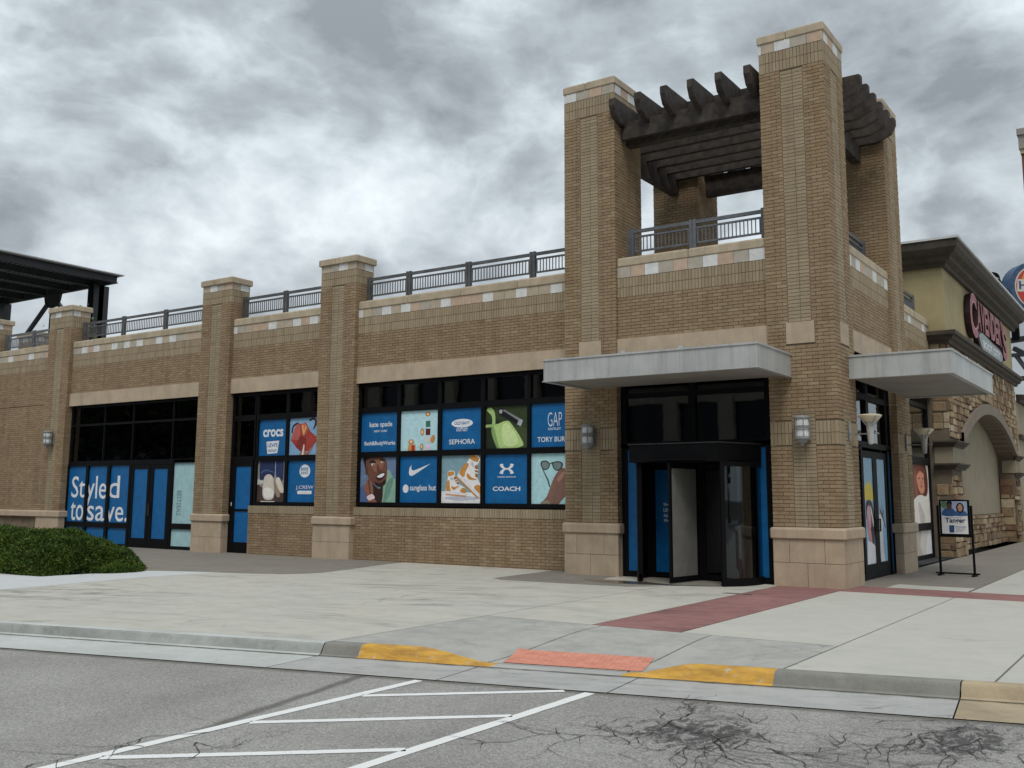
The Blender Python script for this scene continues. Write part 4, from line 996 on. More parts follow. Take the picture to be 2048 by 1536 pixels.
poster('window poster of a smiling man in a pale green jumper resting on his hand', *CX[0], z2a, z2b, FY, film((92, 116, 150)),
       [(ell(.2, .1, .3, .3), (70, 92, 140)), (smooth([(.60, .55), (.76, .72), (.92, .52), (1.02, .50), (1.05, -.1), (.56, -.1), (.50, .25)]), (120, 160, 142)), (smooth([(.72, .4), (.9, .55), (.82, .2), (.68, -.02), (.64, -.02)]), (92, 132, 116)),
        (smooth([(.30, .42), (.52, .30), (.62, .4), (.6, 0), (.40, -.05), (.3, .2)]), (50, 30, 28)), (smooth([(.10, 1.05), (.12, .78), (.18, .62), (.3, .9), (.62, 1.0), (.66, 1.08)]), dk), (smooth([(.17, .95), (.16, .72), (.24, .52), (.42, .38), (.58, .36), (.70, .46), (.73, .70), (.70, .92), (.5, 1.02)]), skin),
        (smooth([(.30, .92), (.35, .72), (.5, .66), (.62, .8), (.62, .96)]), skin2), (ell(.17, .70, .035, .09), (84, 50, 40)), (smooth([(.24, .88), (.32, .935), (.42, .90), (.40, .875)]), dk), (smooth([(.50, .94), (.6, .96), (.68, .92), (.6, .92)]), dk), (ell(.34, .845, .045, .024, 8), (225, 215, 208)), (ell(.35, .845, .018, .022), dk), (ell(.59, .89, .035, .02, -10), (215, 205, 198)), (ell(.6, .89, .014, .018), dk),
        (smooth([(.46, .86), (.55, .72), (.62, .68), (.54, .64), (.46, .68)]), (92, 54, 42)), (smooth([(.43, .56), (.55, .64), (.67, .66), (.68, .60), (.60, .50), (.50, .48)]), (60, 28, 28)), (smooth([(.46, .565), (.57, .625), (.66, .64), (.64, .585), (.56, .545)]), (236, 232, 232)),
        (smooth([(.40, .46), (.55, .42), (.68, .50), (.70, .42), (.58, .34), (.46, .36)]), (44, 26, 24)), (smooth([(.12, .28), (.15, .42), (.24, .52), (.28, .50), (.36, .34), (.38, .12), (.48, -.02), (.26, -.02), (.20, .14)]), skin2), (smooth([(.22, .48), (.25, .5), (.30, .2), (.27, .2)]), (84, 50, 40)), (smooth([(.20, .12), (.34, .18), (.42, .1), (.34, .06), (.26, .04)]), (214, 190, 190))])
def pts(lst, i=1, r=2, ox_=700, oy_=880): return lst
SW = [(-10.78, 2.16), (-10.765, 2.28), (-10.70, 2.365), (-10.71, 2.28), (-10.685, 2.235), (-10.63, 2.225), (-10.55, 2.245), (-10.10, 2.385), (-10.52, 2.165), (-10.62, 2.115), (-10.70, 2.09), (-10.755, 2.105)]
poster('blue window panel with a white tick mark above a white dot and lettering', *CX[1], z2a, z2b, FY, M['blue'], [], [PL([N(x, z, 1, 2) for x, z in SW]), PL(ell(.155, .30, .078, .092)), ('sunglass hut', .27, .95, .225, .385, .014)])
org_, wh, gb = (186, 124, 40), (222, 222, 226), (112, 148, 160)
def shoe(cx, cy, sc, ang, flip=1):
    """side view of a high top in its own frame, toe to the right"""
    ca, sa = math.cos(math.radians(ang)), math.sin(math.radians(ang))
    def P(pts_): return [(cx+(x*flip*ca-y*sa)*sc, cy+((x*flip)*sa+y*ca)*sc*1.05) for x, y in pts_]
    return [(P(smooth([(-.42, 0), (-.45, .25), (-.40, .55), (-.42, .80), (-.10, .86), (-.02, .62), (.18, .36), (.46, .24), (.56, .10), (.54, .0), (.1, -.02)])), wh),
            (P([(-.45, -.09), (.58, -.09), (.60, .02), (.0, .03), (-.46, .04)]), (200, 200, 206)), (P([(-.45, -.13), (.57, -.13), (.60, -.08), (-.46, -.08)]), org_),
            (P(smooth([(-.44, .05), (-.45, .26), (-.40, .46), (-.30, .44), (-.27, .22), (-.22, .05)])), org_), (P([(-.42, .62), (-.42, .80), (-.12, .85), (-.08, .72), (-.22, .66)]), org_),
            (P(smooth([(.28, .05), (.34, .20), (.48, .21), (.57, .10), (.55, .03)])), org_), (P([(-.06, .66), (.0, .62), (.20, .36), (.12, .32), (-.10, .56)]), (150, 96, 36)), (P(smooth([(-.20, .20), (-.10, .12), (.02, .14), (.22, .30), (.0, .22), (-.12, .24)])), org_),
            (P([(-.06, .50), (.08, .56), (.09, .53), (-.05, .47)]), (235, 235, 238)), (P([(.0, .42), (.13, .48), (.14, .45), (.01, .39)]), (235, 235, 238)), (P([(-.26, .62), (-.10, .56), (-.12, .50), (-.28, .52)]), (176, 178, 186))]
poster('window poster of two white and orange high top trainers', *CX[2], z2a, z2b, FY, film(gb),
       [([(0, 0), (1, 0), (1, .21), (0, .25)], (208, 210, 220)), (smooth([(.1, .12), (.5, .15), (.95, .12), (.9, .08), (.5, .05), (.15, .08)]), (168, 172, 186))]+shoe(.34, .22, .50, -4)+shoe(.66, .42, .66, -38))
def UA(cx, cz, w_, h_):
    L_ = [(-.5, .42), (-.38, .5), (-.25, .5), (-.24, .3), (-.14, .12), (0, .07), (.14, .12), (.24, .3), (.25, .5), (.38, .5), (.5, .42), (.42, .18), (.24, 0), (.42, -.18), (.5, -.42), (.38, -.5), (.25, -.5), (.24, -.3), (.14, -.12), (0, -.07), (-.14, -.12), (-.24, -.3), (-.25, -.5), (-.38, -.5), (-.5, -.42), (-.42, -.18), (-.24, 0), (-.42, .18)]
    return [N(cx+a*w_, cz+b_*h_, 3, 2) for a, b_ in L_]
poster('blue window panel with a white curved X shaped emblem above wide capitals', *CX[3], z2a, z2b, FY, M['blue'], [], [PL(UA(-7.845, 2.235, .40, .235)), ('UNDER ARMOUR', .285, .72, .527, .553, .02), ('COACH', .18, .82, .255, .345, .022)])
tl = (150, 196, 204)
poster('pale teal window poster of a hand holding sunglasses, partly behind the pier', *CX[4], z2a, z2b, FY, film(tl),
       [(smooth([(.20, .82), (.27, .86), (.36, .84), (.40, .76), (.36, .69), (.28, .67), (.22, .72)]), (44, 40, 44)), (smooth([(.225, .81), (.28, .84), (.35, .82), (.38, .76), (.34, .70), (.28, .69), (.235, .73)]), (104, 124, 124)), (smooth([(.45, .80), (.53, .84), (.63, .83), (.68, .78), (.64, .68), (.56, .65), (.48, .70)]), (44, 40, 44)), (smooth([(.475, .79), (.54, .82), (.62, .81), (.65, .77), (.62, .70), (.56, .67), (.50, .71)]), (104, 124, 124)), ([(.36, .80), (.40, .78), (.47, .81), (.46, .83), (.40, .80)], (44, 40, 44)),
        ([(.23, .70), (.25, .69), (.37, .48), (.41, .34), (.39, .33), (.34, .48)], (50, 44, 46)), (smooth([(.42, .36), (.50, .54), (.60, .66), (.72, .70), (.9, .5), (.80, .25), (.60, .02), (.52, -.05), (.26, -.02), (.26, .06), (.34, .16)]), (122, 88, 76)), (smooth([(.56, .5), (.66, .62), (.72, .62), (.66, .5), (.58, .44)]), (150, 112, 98)), ([(.22, .05), (.36, .08), (.42, -.0), (.20, 0)], (130, 120, 100))])
bx_ = BX
poster('blue window panel with a bold rounded lowercase word above a white trapezoid badge', *BX[0], 2.68, 3.68, FY, M['blue'], [], [('crocs', .14, .87, .52, .73, .03), PL([(.27, .39), (.73, .41), (.68, .07), (.32, .05)]), ("LEVI'S", .32, .68, .24, .345, .02, 'blue'), ('OUTLET', .34, .66, .11, .17, .025, 'blue')])
rd_, rl = (150, 44, 34), (186, 92, 58)
poster('window poster of a red leather handbag held against a blue sky', *BX[1], 2.68, 3.68, FY, film((112, 154, 190)),
       [(smooth([(.06, .62), (.10, .80), (.24, .88), (.30, .86), (.14, .76), (.10, .60)]), (40, 30, 34)), (smooth([(.66, .94), (.80, .99), (.93, .90), (.90, .76), (.80, .66), (.84, .78), (.86, .90), (.78, .94), (.70, .90)]), (40, 30, 34)), ([(.04, .42), (.16, .72), (.26, .86), (.40, .84), (.55, .88), (.72, .62), (.98, .45), (.92, .34), (.66, .10), (.42, .08), (.22, .22)], rd_), ([(.04, .42), (.16, .72), (.26, .85), (.36, .80), (.38, .54), (.30, .40)], (170, 80, 68)), ([(.30, .40), (.38, .54), (.58, .44), (.56, .10), (.42, .08), (.22, .22)], (120, 34, 28)), ([(.60, .44), (.78, .58), (.97, .45), (.62, .12)], (158, 48, 36)), ([(.38, .82), (.52, .87), (.64, .70), (.58, .56), (.46, .54)], rl), ([(.42, .78), (.47, .80), (.50, .60), (.45, .58)], (214, 150, 80)), ([(.55, .72), (.60, .70), (.56, .56), (.52, .56)], (120, 50, 30)), ([(.54, .78), (.60, .76), (.52, .54), (.46, .52)], (206, 140, 70)), ([(.80, .52), (.82, .54), (.56, .26), (.54, .24)], (214, 150, 130)), (smooth([(.36, 0), (.46, .12), (.50, .28), (.54, .26), (.56, .08), (.70, .12), (.86, .30), (.82, .2), (.66, 0), (.6, -.05)]), (150, 96, 84)), ([(.44, 0), (.50, .28), (.53, .27), (.51, .0)], (222, 190, 176))])
nv = (26, 40, 82)
poster('window poster of blue jeans above cream canvas clogs', *BX[0], 1.42, 2.53, FY, film((132, 130, 124)),
       [([(0, 0), (1, 0), (1, .22), (.5, .2), (0, .44)], (66, 50, 46)), ([(0, .42), (.22, .46), (.2, .55), (0, .55)], (176, 176, 176)), (smooth([(.12, 1.05), (.08, .58), (.2, .54), (.4, .60), (.56, .58), (.62, .7), (.64, 1.05)]), nv), (smooth([(.66, 1.05), (.66, .68), (.74, .56), (.90, .52), (.93, .7), (.9, 1.05)]), (30, 48, 92)), ([(.62, 1), (.65, 1), (.65, .62), (.62, .66)], (130, 140, 160)), (smooth([(.12, .74), (.3, .80), (.56, .74), (.56, .72), (.3, .76), (.14, .70)]), (60, 80, 124)),
        (smooth([(.26, .62), (.42, .68), (.56, .60), (.60, .42), (.62, .16), (.54, .06), (.30, .06), (.20, .20), (.22, .44)]), (190, 180, 168)), (smooth([(.24, .30), (.40, .36), (.58, .28), (.58, .14), (.46, .10), (.28, .12)]), (214, 208, 200)), (smooth([(.66, .52), (.72, .60), (.82, .56), (.96, .30), (.92, .22), (.82, .26), (.72, .38)]), (198, 188, 174)), ([(.14, .02), (.66, .02), (.64, 0), (.14, 0)], (200, 196, 190)), (smooth([(.6, .44), (.66, .5), (.78, .28), (.84, .14), (.74, .12), (.64, .26)]), (140, 120, 104))])
hexa = [(.40, .865), (.52, .905), (.64, .865), (.70, .79), (.70, .70), (.64, .625), (.52, .59), (.40, .625), (.34, .70), (.34, .79)]
hexa = [(x*.98+.06, z) for x, z in hexa]
poster('blue window panel with a white hexagon badge above small lettering and a white bar', *BX[1], 1.42, 2.53, FY, M['blue'], [], [PL(smooth(hexa, 2)), ('BAINS', .43, .69, .755, .84, .02, 'blue'), ('JUNST', .43, .69, .65, .735, .02, 'blue'), ('J.CREW', .28, .88, .29, .40, .0), PL(smooth([(.34, .255), (.36, .275), (.80, .275), (.82, .255), (.82, .215), (.80, .195), (.36, .195), (.34, .215)], 2))])
# big slogan over three panes
sg = thing('window_slogan', 'blue window film with large white lettering reading Styled to save.', 'window sign', (-23.65, FY, .73))
for a, b_ in AX:
    q = MB(); q.box(a, b_, FY-.003, FY, .73, 2.50); q.build('film', M['blue'], sg)
    q = MB(); q.box(a, b_, FY-.003, FY, .08, .57); q.build('film', M['blue'], sg)
q = MB();  
for tx_, xa_, xb_, za_, zb_ in (('St', -25.10, -24.36, 1.49, 2.18), ('yle', -24.27, -23.20, 1.23, 2.18), ('d', -23.09, -22.52, 1.49, 2.18), ('to', -25.08, -24.38, .762, 1.36), ('sa', -24.17, -23.24, .762, 1.24), ('ve.', -23.16, -22.05, .762, 1.22)):
    q = MB(); add_text(q, tx_, (xa_, FY-.006, za_), (1, 0, 0), (0, 0, 1), xb_-xa_, zb_-za_, .004); q.build('lettering', M['white'], sg)
M['navytext'] = plain('faded_navy_ink', (.10, .17, .22), .6)
ts = thing('window_film', 'pale teal window film with sideways dark lettering beside the blue double doors', 'window sign', (-19.3, FY, .1))
for z0_, z1_ in ((.10, .60), (.76, 2.54)): q = MB(); q.box(-19.88, -18.72, FY-.003, FY, z0_, z1_); q.build('film', M['teal'], ts)
q = MB(); add_text(q, 'BEST', (-19.70, FY-.006, 1.72), (0, 0, -1), (1, 0, 0), .34, .20, .0); q.build('lettering', M['navytext'], ts); q = MB(); add_text(q, 'DEALS', (-19.70, FY-.006, 1.36), (0, 0, -1), (1, 0, 0), .36, .20, .0); q.build('lettering', M['navytext'], ts)
# side street door and window prints
FT2 = TY-.009
poster('narrow sky blue door poster of a woman with pink clothes and a yellow hat shape', 2.27, 2.98, .30, 2.42, FT2, SKY,
       [(smooth([(.1, .62), (.12, .72), (.4, .76), (.6, .78), (.9, .72), (.95, .60)]), (206, 186, 34)), ([(.1, .60), (.95, .60), (.9, .70), (.14, .71)], (206, 186, 34)), (smooth([(.15, .55), (.5, .60), (.85, .56), (1.0, .40), (.9, .18), (.6, .22), (.3, .30)]), (60, 34, 44)), (smooth([(.25, .50), (.5, .55), (.66, .46), (.6, .34), (.36, .34)]), (196, 150, 160)), (smooth([(.2, .40), (.4, .42), (.6, .3), (.66, .2), (.4, .22)]), (190, 120, 130)), ([(.1, 0), (1, 0), (1, .16), (.6, .2), (.2, .22)], (204, 204, 214)), (smooth([(.60, .54), (.72, .52), (.9, .40), (.86, .34), (.7, .46)]), (226, 220, 224))], [], True, 'printed panels on the side street doors', 'door_poster')
poster('narrow sky blue door poster with bare twigs and pale drapery', 3.30, 3.95, .30, 2.42, FT2, SKY,
       [(smooth([(0, .42), (.3, .46), (.6, .40), (1, .34), (1, 0), (.2, 0), (0, .2)]), (206, 206, 218)), (smooth([(.6, .36), (1, .34), (1, 0), (.7, 0), (.5, .15)]), (120, 170, 200)), ([(.2, .50), (.26, .52), (.62, .44), (.9, .33), (.86, .32), (.5, .43)], (58, 36, 40)), ([(.5, .55), (.54, .55), (.60, .45), (.56, .44)], (58, 36, 40)), ([(.66, .50), (.70, .50), (.66, .42), (.62, .42)], (58, 36, 40)), ([(.12, .48), (.16, .54), (.2, .48)], (200, 180, 190))], [], True, 'printed panels on the side street doors', 'door_poster')
for i_, (a, b_, lb) in enumerate(((8.72, 11.05, 'tall window poster of a woman with long auburn hair and cream top'),)):
    poster(lb, a, b_, .95, 2.50, FY, film((214, 210, 204)),
       [([(0, .5), (.12, .5), (.10, 1), (0, 1)], (140, 176, 206)), (smooth([(.10, .4), (.16, .9), (.30, 1.04), (.8, 1.04), (.95, .8), (.9, .5), (.6, .42), (.4, .3)]), (98, 48, 26)), (smooth([(.34, .9), (.5, .98), (.72, .92), (.82, .74), (.76, .56), (.6, .50), (.44, .60), (.36, .74)]), (196, 124, 92)), (smooth([(.34, .9), (.40, .74), (.46, .62), (.40, .64), (.35, .76)]), (160, 92, 66)), (smooth([(.3, .95), (.6, 1.0), (.84, .92), (.80, .84), (.56, .89), (.36, .80)]), (112, 54, 30)), (smooth([(.28, .9), (.36, .86), (.38, .60), (.44, .44), (.34, .40), (.24, .6)]), (128, 66, 38)), (smooth([(.76, .8), (.84, .86), (.9, .6), (.84, .46), (.78, .56)]), (86, 40, 24)), (ell(.50, .765, .045, .012), (50, 30, 30)), (ell(.69, .765, .04, .012), (50, 30, 30)), (smooth([(.59, .76), (.62, .68), (.66, .675), (.60, .66)]), (150, 84, 60)), (ell(.61, .625, .055, .016), (150, 60, 56)), (smooth([(-.05, .2), (.2, .40), (.5, .48), (.8, .44), (1.05, .3), (1.05, -.1), (-.05, -.1)]), (206, 200, 192)), (smooth([(.4, .3), (.5, .34), (.7, .1), (.6, -.1), (.5, -.1)]), (182, 172, 162))], [], True, 'printed panels on the side street windows')
poster('low window poster strip of cream cloth beside the sign stand', 8.72, 11.05, .12, .76, FY, film((196, 190, 182)), [(smooth([(.1, 0), (.3, .9), (.5, 1), (.4, .4), (.5, 0)]), (176, 164, 152)), (smooth([(.7, 0), (.8, .8), (1, 1), (1, 0)]), (222, 220, 218))], [], True, 'printed panels on the side street windows')

# ------------------------------------------------------------------ sign stand
ss = thing('sign_stand', 'black metal poster stand on the pavement by the glass double doors', 'sign stand', (1.03, 4.62, 0))
q = MB()
for x in (.70, 1.36): q.box(x-.022, x+.022, 4.60, 4.64, .03, 1.46)
q.box(.70, 1.36, 4.602, 4.638, .80, .84); q.build('frame', M['black_metal'], ss)
q = MB()
for x in (.70, 1.36): q.box(x-.03, x+.03, 4.42, 4.82, 0, .035)
q.box(.60, 1.46, 4.59, 4.65, .035, .065); q.build('foot', M['black_metal'], ss)
q = MB(); q.box(.735, 1.33, 4.595, 4.645, .84, 1.58); q.build('poster_case', M['black_metal'], ss)
q = MB(); q.box(.775, 1.29, 4.590, 4.594, .87, 1.55); q.build('poster', film((214, 218, 226)), ss)
x0, z0, W, H = .775, .87, .515, .68; ms = []; q = MB(); yy = 4.5893
for poly, colr in [([(0, .56), (1, .56), (1, 1), (0, 1)], (150, 170, 200)), (ell(.12, .9, .12, .12), (90, 120, 90)), (smooth([(.05, .56), (.1, .74), (.3, .80), (.5, .74), (.56, .56)]), (40, 84, 130)), (ell(.32, .86, .10, .13), (84, 56, 50)), (smooth([(.22, .90), (.26, 1.0), (.4, 1.0), (.43, .9), (.32, .94)]), (26, 22, 26)), (smooth([(.5, .56), (.56, .68), (.72, .74), (.92, .68), (.98, .56)]), (44, 88, 136)), (ell(.73, .80, .15, .16), (52, 26, 26)), (ell(.73, .80, .09, .115), (176, 130, 108)), ([(.28, .04), (.46, .04), (.48, .26), (.28, .26)], (40, 70, 116)), ([(.52, .20), (.92, .20), (.92, .23), (.52, .23)], (150, 160, 180)), ([(.52, .14), (.88, .14), (.88, .165), (.52, .165)], (160, 168, 186)), ([(.52, .08), (.8, .08), (.8, .105), (.52, .105)], (160, 168, 186)), ([(.3, .49), (.78, .49), (.78, .505), (.3, .505)], (150, 160, 180))]:
    mm = film(colr); 
    if mm not in ms: ms.append(mm)
    q.flat(clip01(list(poly)), (x0, yy, z0), (W, 0, 0), (0, 0, H), ms.index(mm)); yy -= .0004
q.build('print', ms, ss); q = MB(); add_text(q, 'Tanger', (x0+.14*W, yy-.001, z0+.30*H), (1, 0, 0), (0, 0, 1), .76*W, .19*H, .02); q.build('lettering', film((20, 44, 92)), ss)

# ------------------------------------------------------------------ stone and stucco store on the side street
store = thing('stone_store', 'two-storey stucco and stone store with arched recess and dark cornices on the side street', 'building', (-4, 18, 0))
M['stucco'] = simple('stucco_olive', (.36, .30, .165), .9, .05, 1.6, fine=.08, streak=.12, bmp=.3)
M['stucco_grey'] = simple('stucco_grey', (.27, .232, .165), .9, .05, 1.6, fine=.08, bmp=.3)
M['cornice'] = simple('dark_cornice', (.055, .043, .032), .8, .15, 3, fine=.1)
M['flash'] = simple('roof_flashing', (.55, .56, .56), .5, .05, 3)
M['archtrim'] = simple('arch_trim', (.18, .148, .112), .8, .06, 3, fine=.08)
def stonemat():
    mt, gg, b = newmat('rubble_stone'); oi = gg.n('ShaderNodeObjectInfo'); ge = gg.n('ShaderNodeNewGeometry')
    r = gg.m('FRACT', gg.m('ADD', ge.outputs['Random Per Island'], oi.outputs['Random'])); p = ge.outputs['Position']
    c = gg.ramp(r, [(0, (.25, .175, .10)), (.2, (.32, .24, .145)), (.38, (.21, .14, .082)), (.52, (.35, .275, .175)), (.64, (.28, .20, .12)), (.78, (.15, .08, .052)), (.90, (.20, .115, .07)), (.96, (.42, .36, .26))], 'CONSTANT')
    f = gg.noise(p, 7, 6, .65); c = gg.mix(gg.mr(f, .3, .7), gg.mix(1.0, c, (.72, .70, .68), 'MULTIPLY'), gg.mix(1.0, c, (1.15, 1.15, 1.12), 'MULTIPLY'))
    gg.L.new(c, b.inputs['Base Color']); b.inputs['Roughness'].default_value = .9; bump(gg, b, gg.noise(p, 22, 6, .7), .6, .02); return mt
M['stone'] = stonemat(); M['stone_mortar'] = simple('stone_mortar', (.13, .105, .075), .95, .1, 4)
XF = -.17; Y0, Y1 = 11.40, 24.4
def archz(y):
    """underside of the segmental arch on the front face"""
    c_ = 18.15; R_ = 12.6; hw = 5.25
    if abs(y-c_) > hw: return None
    return 4.36-(R_-math.sqrt(R_*R_-(y-c_)**2))*1.05
AY0, AY1 = 12.9, 23.4
q = MB()
pl = [(Y0, 0), (AY0, 0)]+[(y, archz(y)) for y in [AY0+(AY1-AY0)*i/24 for i in range(25)]]+[(AY1, 0), (Y1, 0), (Y1, 6.0), (Y0, 6.0)]
q.prism(pl, (XF-.05, 0, 0), (0, 1, 0), (0, 0, 1), (-1, 0, 0), .55); q.box(-8, XF-.06, Y0+.06, Y0+.5, 0, 6.0); q.build('wall', M['stone_mortar'], store)
q = MB(); q.box(-1.2, -.78, AY0-.3, AY1+.3, 1.07, 4.9); q.build('recess_wall', M['stucco_grey'], store)
q = MB(); q.box(-1.2, -.72, AY0-.3, AY1+.3, 0, 1.06); q.build('recess_base', M['stone_mortar'], store)
ub = MB(); ub.box(-.5, .5, -.5, .5, -.5, .5, None, 0)
tmp = bmesh.new(); bmesh.ops.create_cube(tmp, size=1); bmesh.ops.bevel(tmp, geom=tmp.edges[:], offset=.09, segments=1, affect='EDGES'); sm_ = bpy.data.meshes.new('stone'); tmp.to_mesh(sm_); tmp.free(); sm_.materials.append(M['stone'])
srec = []
def stonewall(u0, u1, z0, z1, ok, place, hm=.22):
    r_ = random.Random(int(u0*100+z1*10)); z = z0
    while z < z1-.03:
        h = min(r_.uniform(.14, .34)*hm/.22, z1-z); h = z1-z if z1-z-h < .08 else h; u = u0-r_.uniform(0, .2)
        hv = .035
        while u < u1:
            w_ = r_.uniform(.22, .62); a, b_ = max(u, u0), min(u+w_, u1)
            if b_-a > .06 and ok((a+b_)/2, z+h/2): srec.append(place((a+b_)/2, z+h/2+r_.uniform(-.012, .012), b_-a-r_.uniform(.015, .05), h-r_.uniform(.008, .04), r_.uniform(.0, .05)))
            u += w_
        z += h
bandz = [(2.40, 3.18)]
inb = lambda z: 2.38 < z < 3.2
okf = lambda y, z: ((y < AY0-.06 or y > AY1+.06) and not inb(z)) or (AY0-.05 < y < AY1+.05 and z > archz(min(max(y, AY0+.01), AY1-.01))+.36 if AY0-.06 <= y <= AY1+.06 else False)
stonewall(Y0, Y1, 0, 5.95, okf, lambda u, z, w_, h, d: ((XF-.04+d/2, u, z), (.06+d, w_, h)), .175)
stonewall(-.64, XF-.02, 0, 5.95, lambda u, z: not inb(z), lambda u, z, w_, h, d: ((u, Y0+.05-d/2, z), (w_, .06+d, h)))
stonewall(AY0, AY1, 0, 1.05, lambda u, z: True, lambda u, z, w_, h, d: ((-.72+d/2, u, z), (.06+d, w_, h)), .18)
stonewall(-.75, XF-.1, 0, 2.36, lambda u, z: True, lambda u, z, w_, h, d: ((u, AY1+.03-d/2, z), (w_, .06+d, h)))
srec.sort(key=lambda s: s[0][1])
for (l, s_) in srec[:300]:
    o = bpy.data.objects.new('stone', sm_); COL.objects.link(o); o.parent = store; o.location = Vector(l)-store.location; o.scale = s_
q = MB()
for (l, s_) in srec[300:]: q.box(l[0]-s_[0]/2, l[0]+s_[0]/2, l[1]-s_[1]/2, l[1]+s_[1]/2, l[2]-s_[2]/2, l[2]+s_[2]/2)
if srec[300:]: q.build('stonework', M['stone'], store, kind='stuff')
# arch trim
q = MB(); ys = [AY0-.08+(AY1-AY0+.16)*i/28 for i in range(29)]
A0 = [(y, archz(min(max(y, AY0+.01), AY1-.01))-.0) for y in ys]; A1 = [(y, z+.34) for y, z in A0]
vs = [(XF+.08, y, z) for y, z in A0]+[(XF+.08, y, z) for y, z in A1]+[(-.76, y, z) for y, z in A0]+[(XF-.04, y, z) for y, z in A1]; n = len(ys); fs = []
for i in range(n-1): fs += [(i, i+1, n+i+1, n+i), (2*n+i, 2*n+i+1, i+1, i), (n+i, n+i+1, 3*n+i+1, 3*n+i)]
q.add(vs, fs); q.build('arch', M['archtrim'], store)
def moulding(y0, y1, z0, prof, name='cornice', left=True, mat='cornice', xl=-2.0, xf=XF):
    """profile (out, dz) run along the front and returned along the left flank"""
    q = MB(); a = [(xl, y0-o_, z0+dz) for o_, dz in prof]; b_ = [(xf+o_, y0-o_, z0+dz) for o_, dz in prof]; c_ = [(xf+o_, y1, z0+dz) for o_, dz in prof]
    if not left: b_ = [(xf+o_, y0, z0+dz) for o_, dz in prof]
    n = len(prof); vs = a+b_+c_; fs = []
    for i in range(n-1):
        if left: fs.append((i, i+1, n+i+1, n+i))
        fs.append((n+i, n+i+1, 2*n+i+1, 2*n+i))
    fs.append(tuple(range(2*n, 3*n))); fs.append(tuple(range(2*n-1, n-1, -1)) if not left else tuple(range(n-1, -1, -1)))
    q.add(vs, fs); return q.build(name, M[mat], store)
MP = [(-.02, 0), (.06, 0), (.07, .05), (.13, .07), (.15, .12), (.20, .13), (.20, .17), (-.02, .17)]
for a, b_ in ((Y0, AY0+.02), (AY1-.02, Y1)):
    lf = a == Y0
    moulding(a, b_, 2.40, MP, left=lf, xl=-.64); moulding(a, b_, 3.02, MP, left=lf, xl=-.64)
    q = MB(); q.box(-.64, XF+.015, a-.012, b_+(0 if lf else .0), 2.56, 3.025); q.build('band_panel', M['stucco_grey'], store)
moulding(Y0, Y1+.3, 5.93, [(-.02, 0), (.08, 0), (.10, .08), (.20, .12), (.22, .2), (.30, .22), (.30, .33), (-.02, .36)], xl=-.64)
q = MB(); q.box(-8, XF-.015, Y0+.02, Y1, 6.0, 8.45); q.build('stucco_wall', M['stucco'], store)
moulding(Y0, Y1+.4, 8.12, [(-.02, 0), (.10, 0), (.12, .10), (.26, .16), (.28, .28), (.42, .34), (.50, .46), (.52, .60), (.52, .66), (-.02, .68)], xl=-8)
q = MB(); q.box(-8, XF+.57, Y0-.57, Y1+.45, 8.80, 8.86); q.build('roof_edge', M['flash'], store)
# lower wing farther along
q = MB(); q.box(-6, XF-.02, Y1+.01, 40, 0, 5.4); q.build('wing_wall', M['stucco_grey'], store)
moulding(Y1+.42, 40, 5.35, [(-.02, 0), (.12, 0), (.16, .12), (.26, .16), (.26, .28), (-.02, .3)], left=False)
moulding(Y1+.42, 40, 3.9, [(-.02, 0), (.08, 0), (.12, .1), (.12, .18), (-.02, .2)], left=False)
# CAVENDER'S sign
M['redsign'] = plain('red_letter_face', (.26, .012, .022), .35, .5); M['redglow'] = plain('pale_letter_edge', (.50, .22, .23), .4); M['blackret'] = plain('letter_return', (.03, .012, .014), .5)  # letter highlights are put in as a pale pink rim colour
cs_ = thing('store_sign', 'red raised letters over a grey oval on the olive stucco wall', 'sign', (XF, 18.2, 6.3))
L7 = "CAVENDER'S"; wid = [1.3, .72, .70, .62, .78, .78, .62, .72, .22, 1.1]; y = 14.45; tot = sum(wid)
for i, (chh, w_) in enumerate(zip(L7, wid)):
    hgt_, zb_ = (1.42, 6.58) if i == 0 else ((1.25, 6.55) if i == 9 else (.92, 6.95))
    if chh == "'": hgt_, zb_ = .3, 7.6
    w2 = w_*7.4/tot
    q = MB(); q.k = 0; add_text(q, chh, (XF+.02, y, zb_), (0, 1, 0), (0, 0, 1), w2*.96, hgt_, .04, 0, depth=.16, N=(1, 0, 0)); q.build('letter', M['blackret'], cs_)
    q = MB(); add_text(q, chh, (XF+.183, y+.0, zb_), (0, 1, 0), (0, 0, 1), w2*.96, hgt_, .035, 0); q.build('letter_edge', M['redglow'], cs_)
    q = MB(); add_text(q, chh, (XF+.186, y+.03, zb_+.03), (0, 1, 0), (0, 0, 1), w2*.96-.06, hgt_-.06, .012, 0); q.build('letter_face', M['redsign'], cs_)
    y += w2
q = MB(); q.prism(smooth([(15.9, 6.72), (16.5, 7.0), (18.5, 6.90), (20.4, 6.84), (20.9, 6.6), (20.4, 6.33), (18.4, 6.22), (16.5, 6.30)], 4), (XF+.02, 0, 0), (0, 1, 0), (0, 0, 1), (1, 0, 0), .12); q.build('oval_box', M['blackret'], cs_)
q = MB(); q.prism(smooth([(16.1, 6.70), (16.6, 6.92), (18.5, 6.83), (20.3, 6.77), (20.7, 6.6), (20.3, 6.40), (18.4, 6.29), (16.6, 6.38)], 4), (XF+.14, 0, 0), (0, 1, 0), (0, 0, 1), (1, 0, 0), .02); q.build('oval_face', plain('oval_face', (.26, .30, .31)), cs_)
q = MB(); add_text(q, 'BOOT CITY', (XF+.163, 16.7, 6.47), (0, 1, 0), (0, 0, 1), 3.4, .24, .02); q.build('lettering', M['white'], cs_)

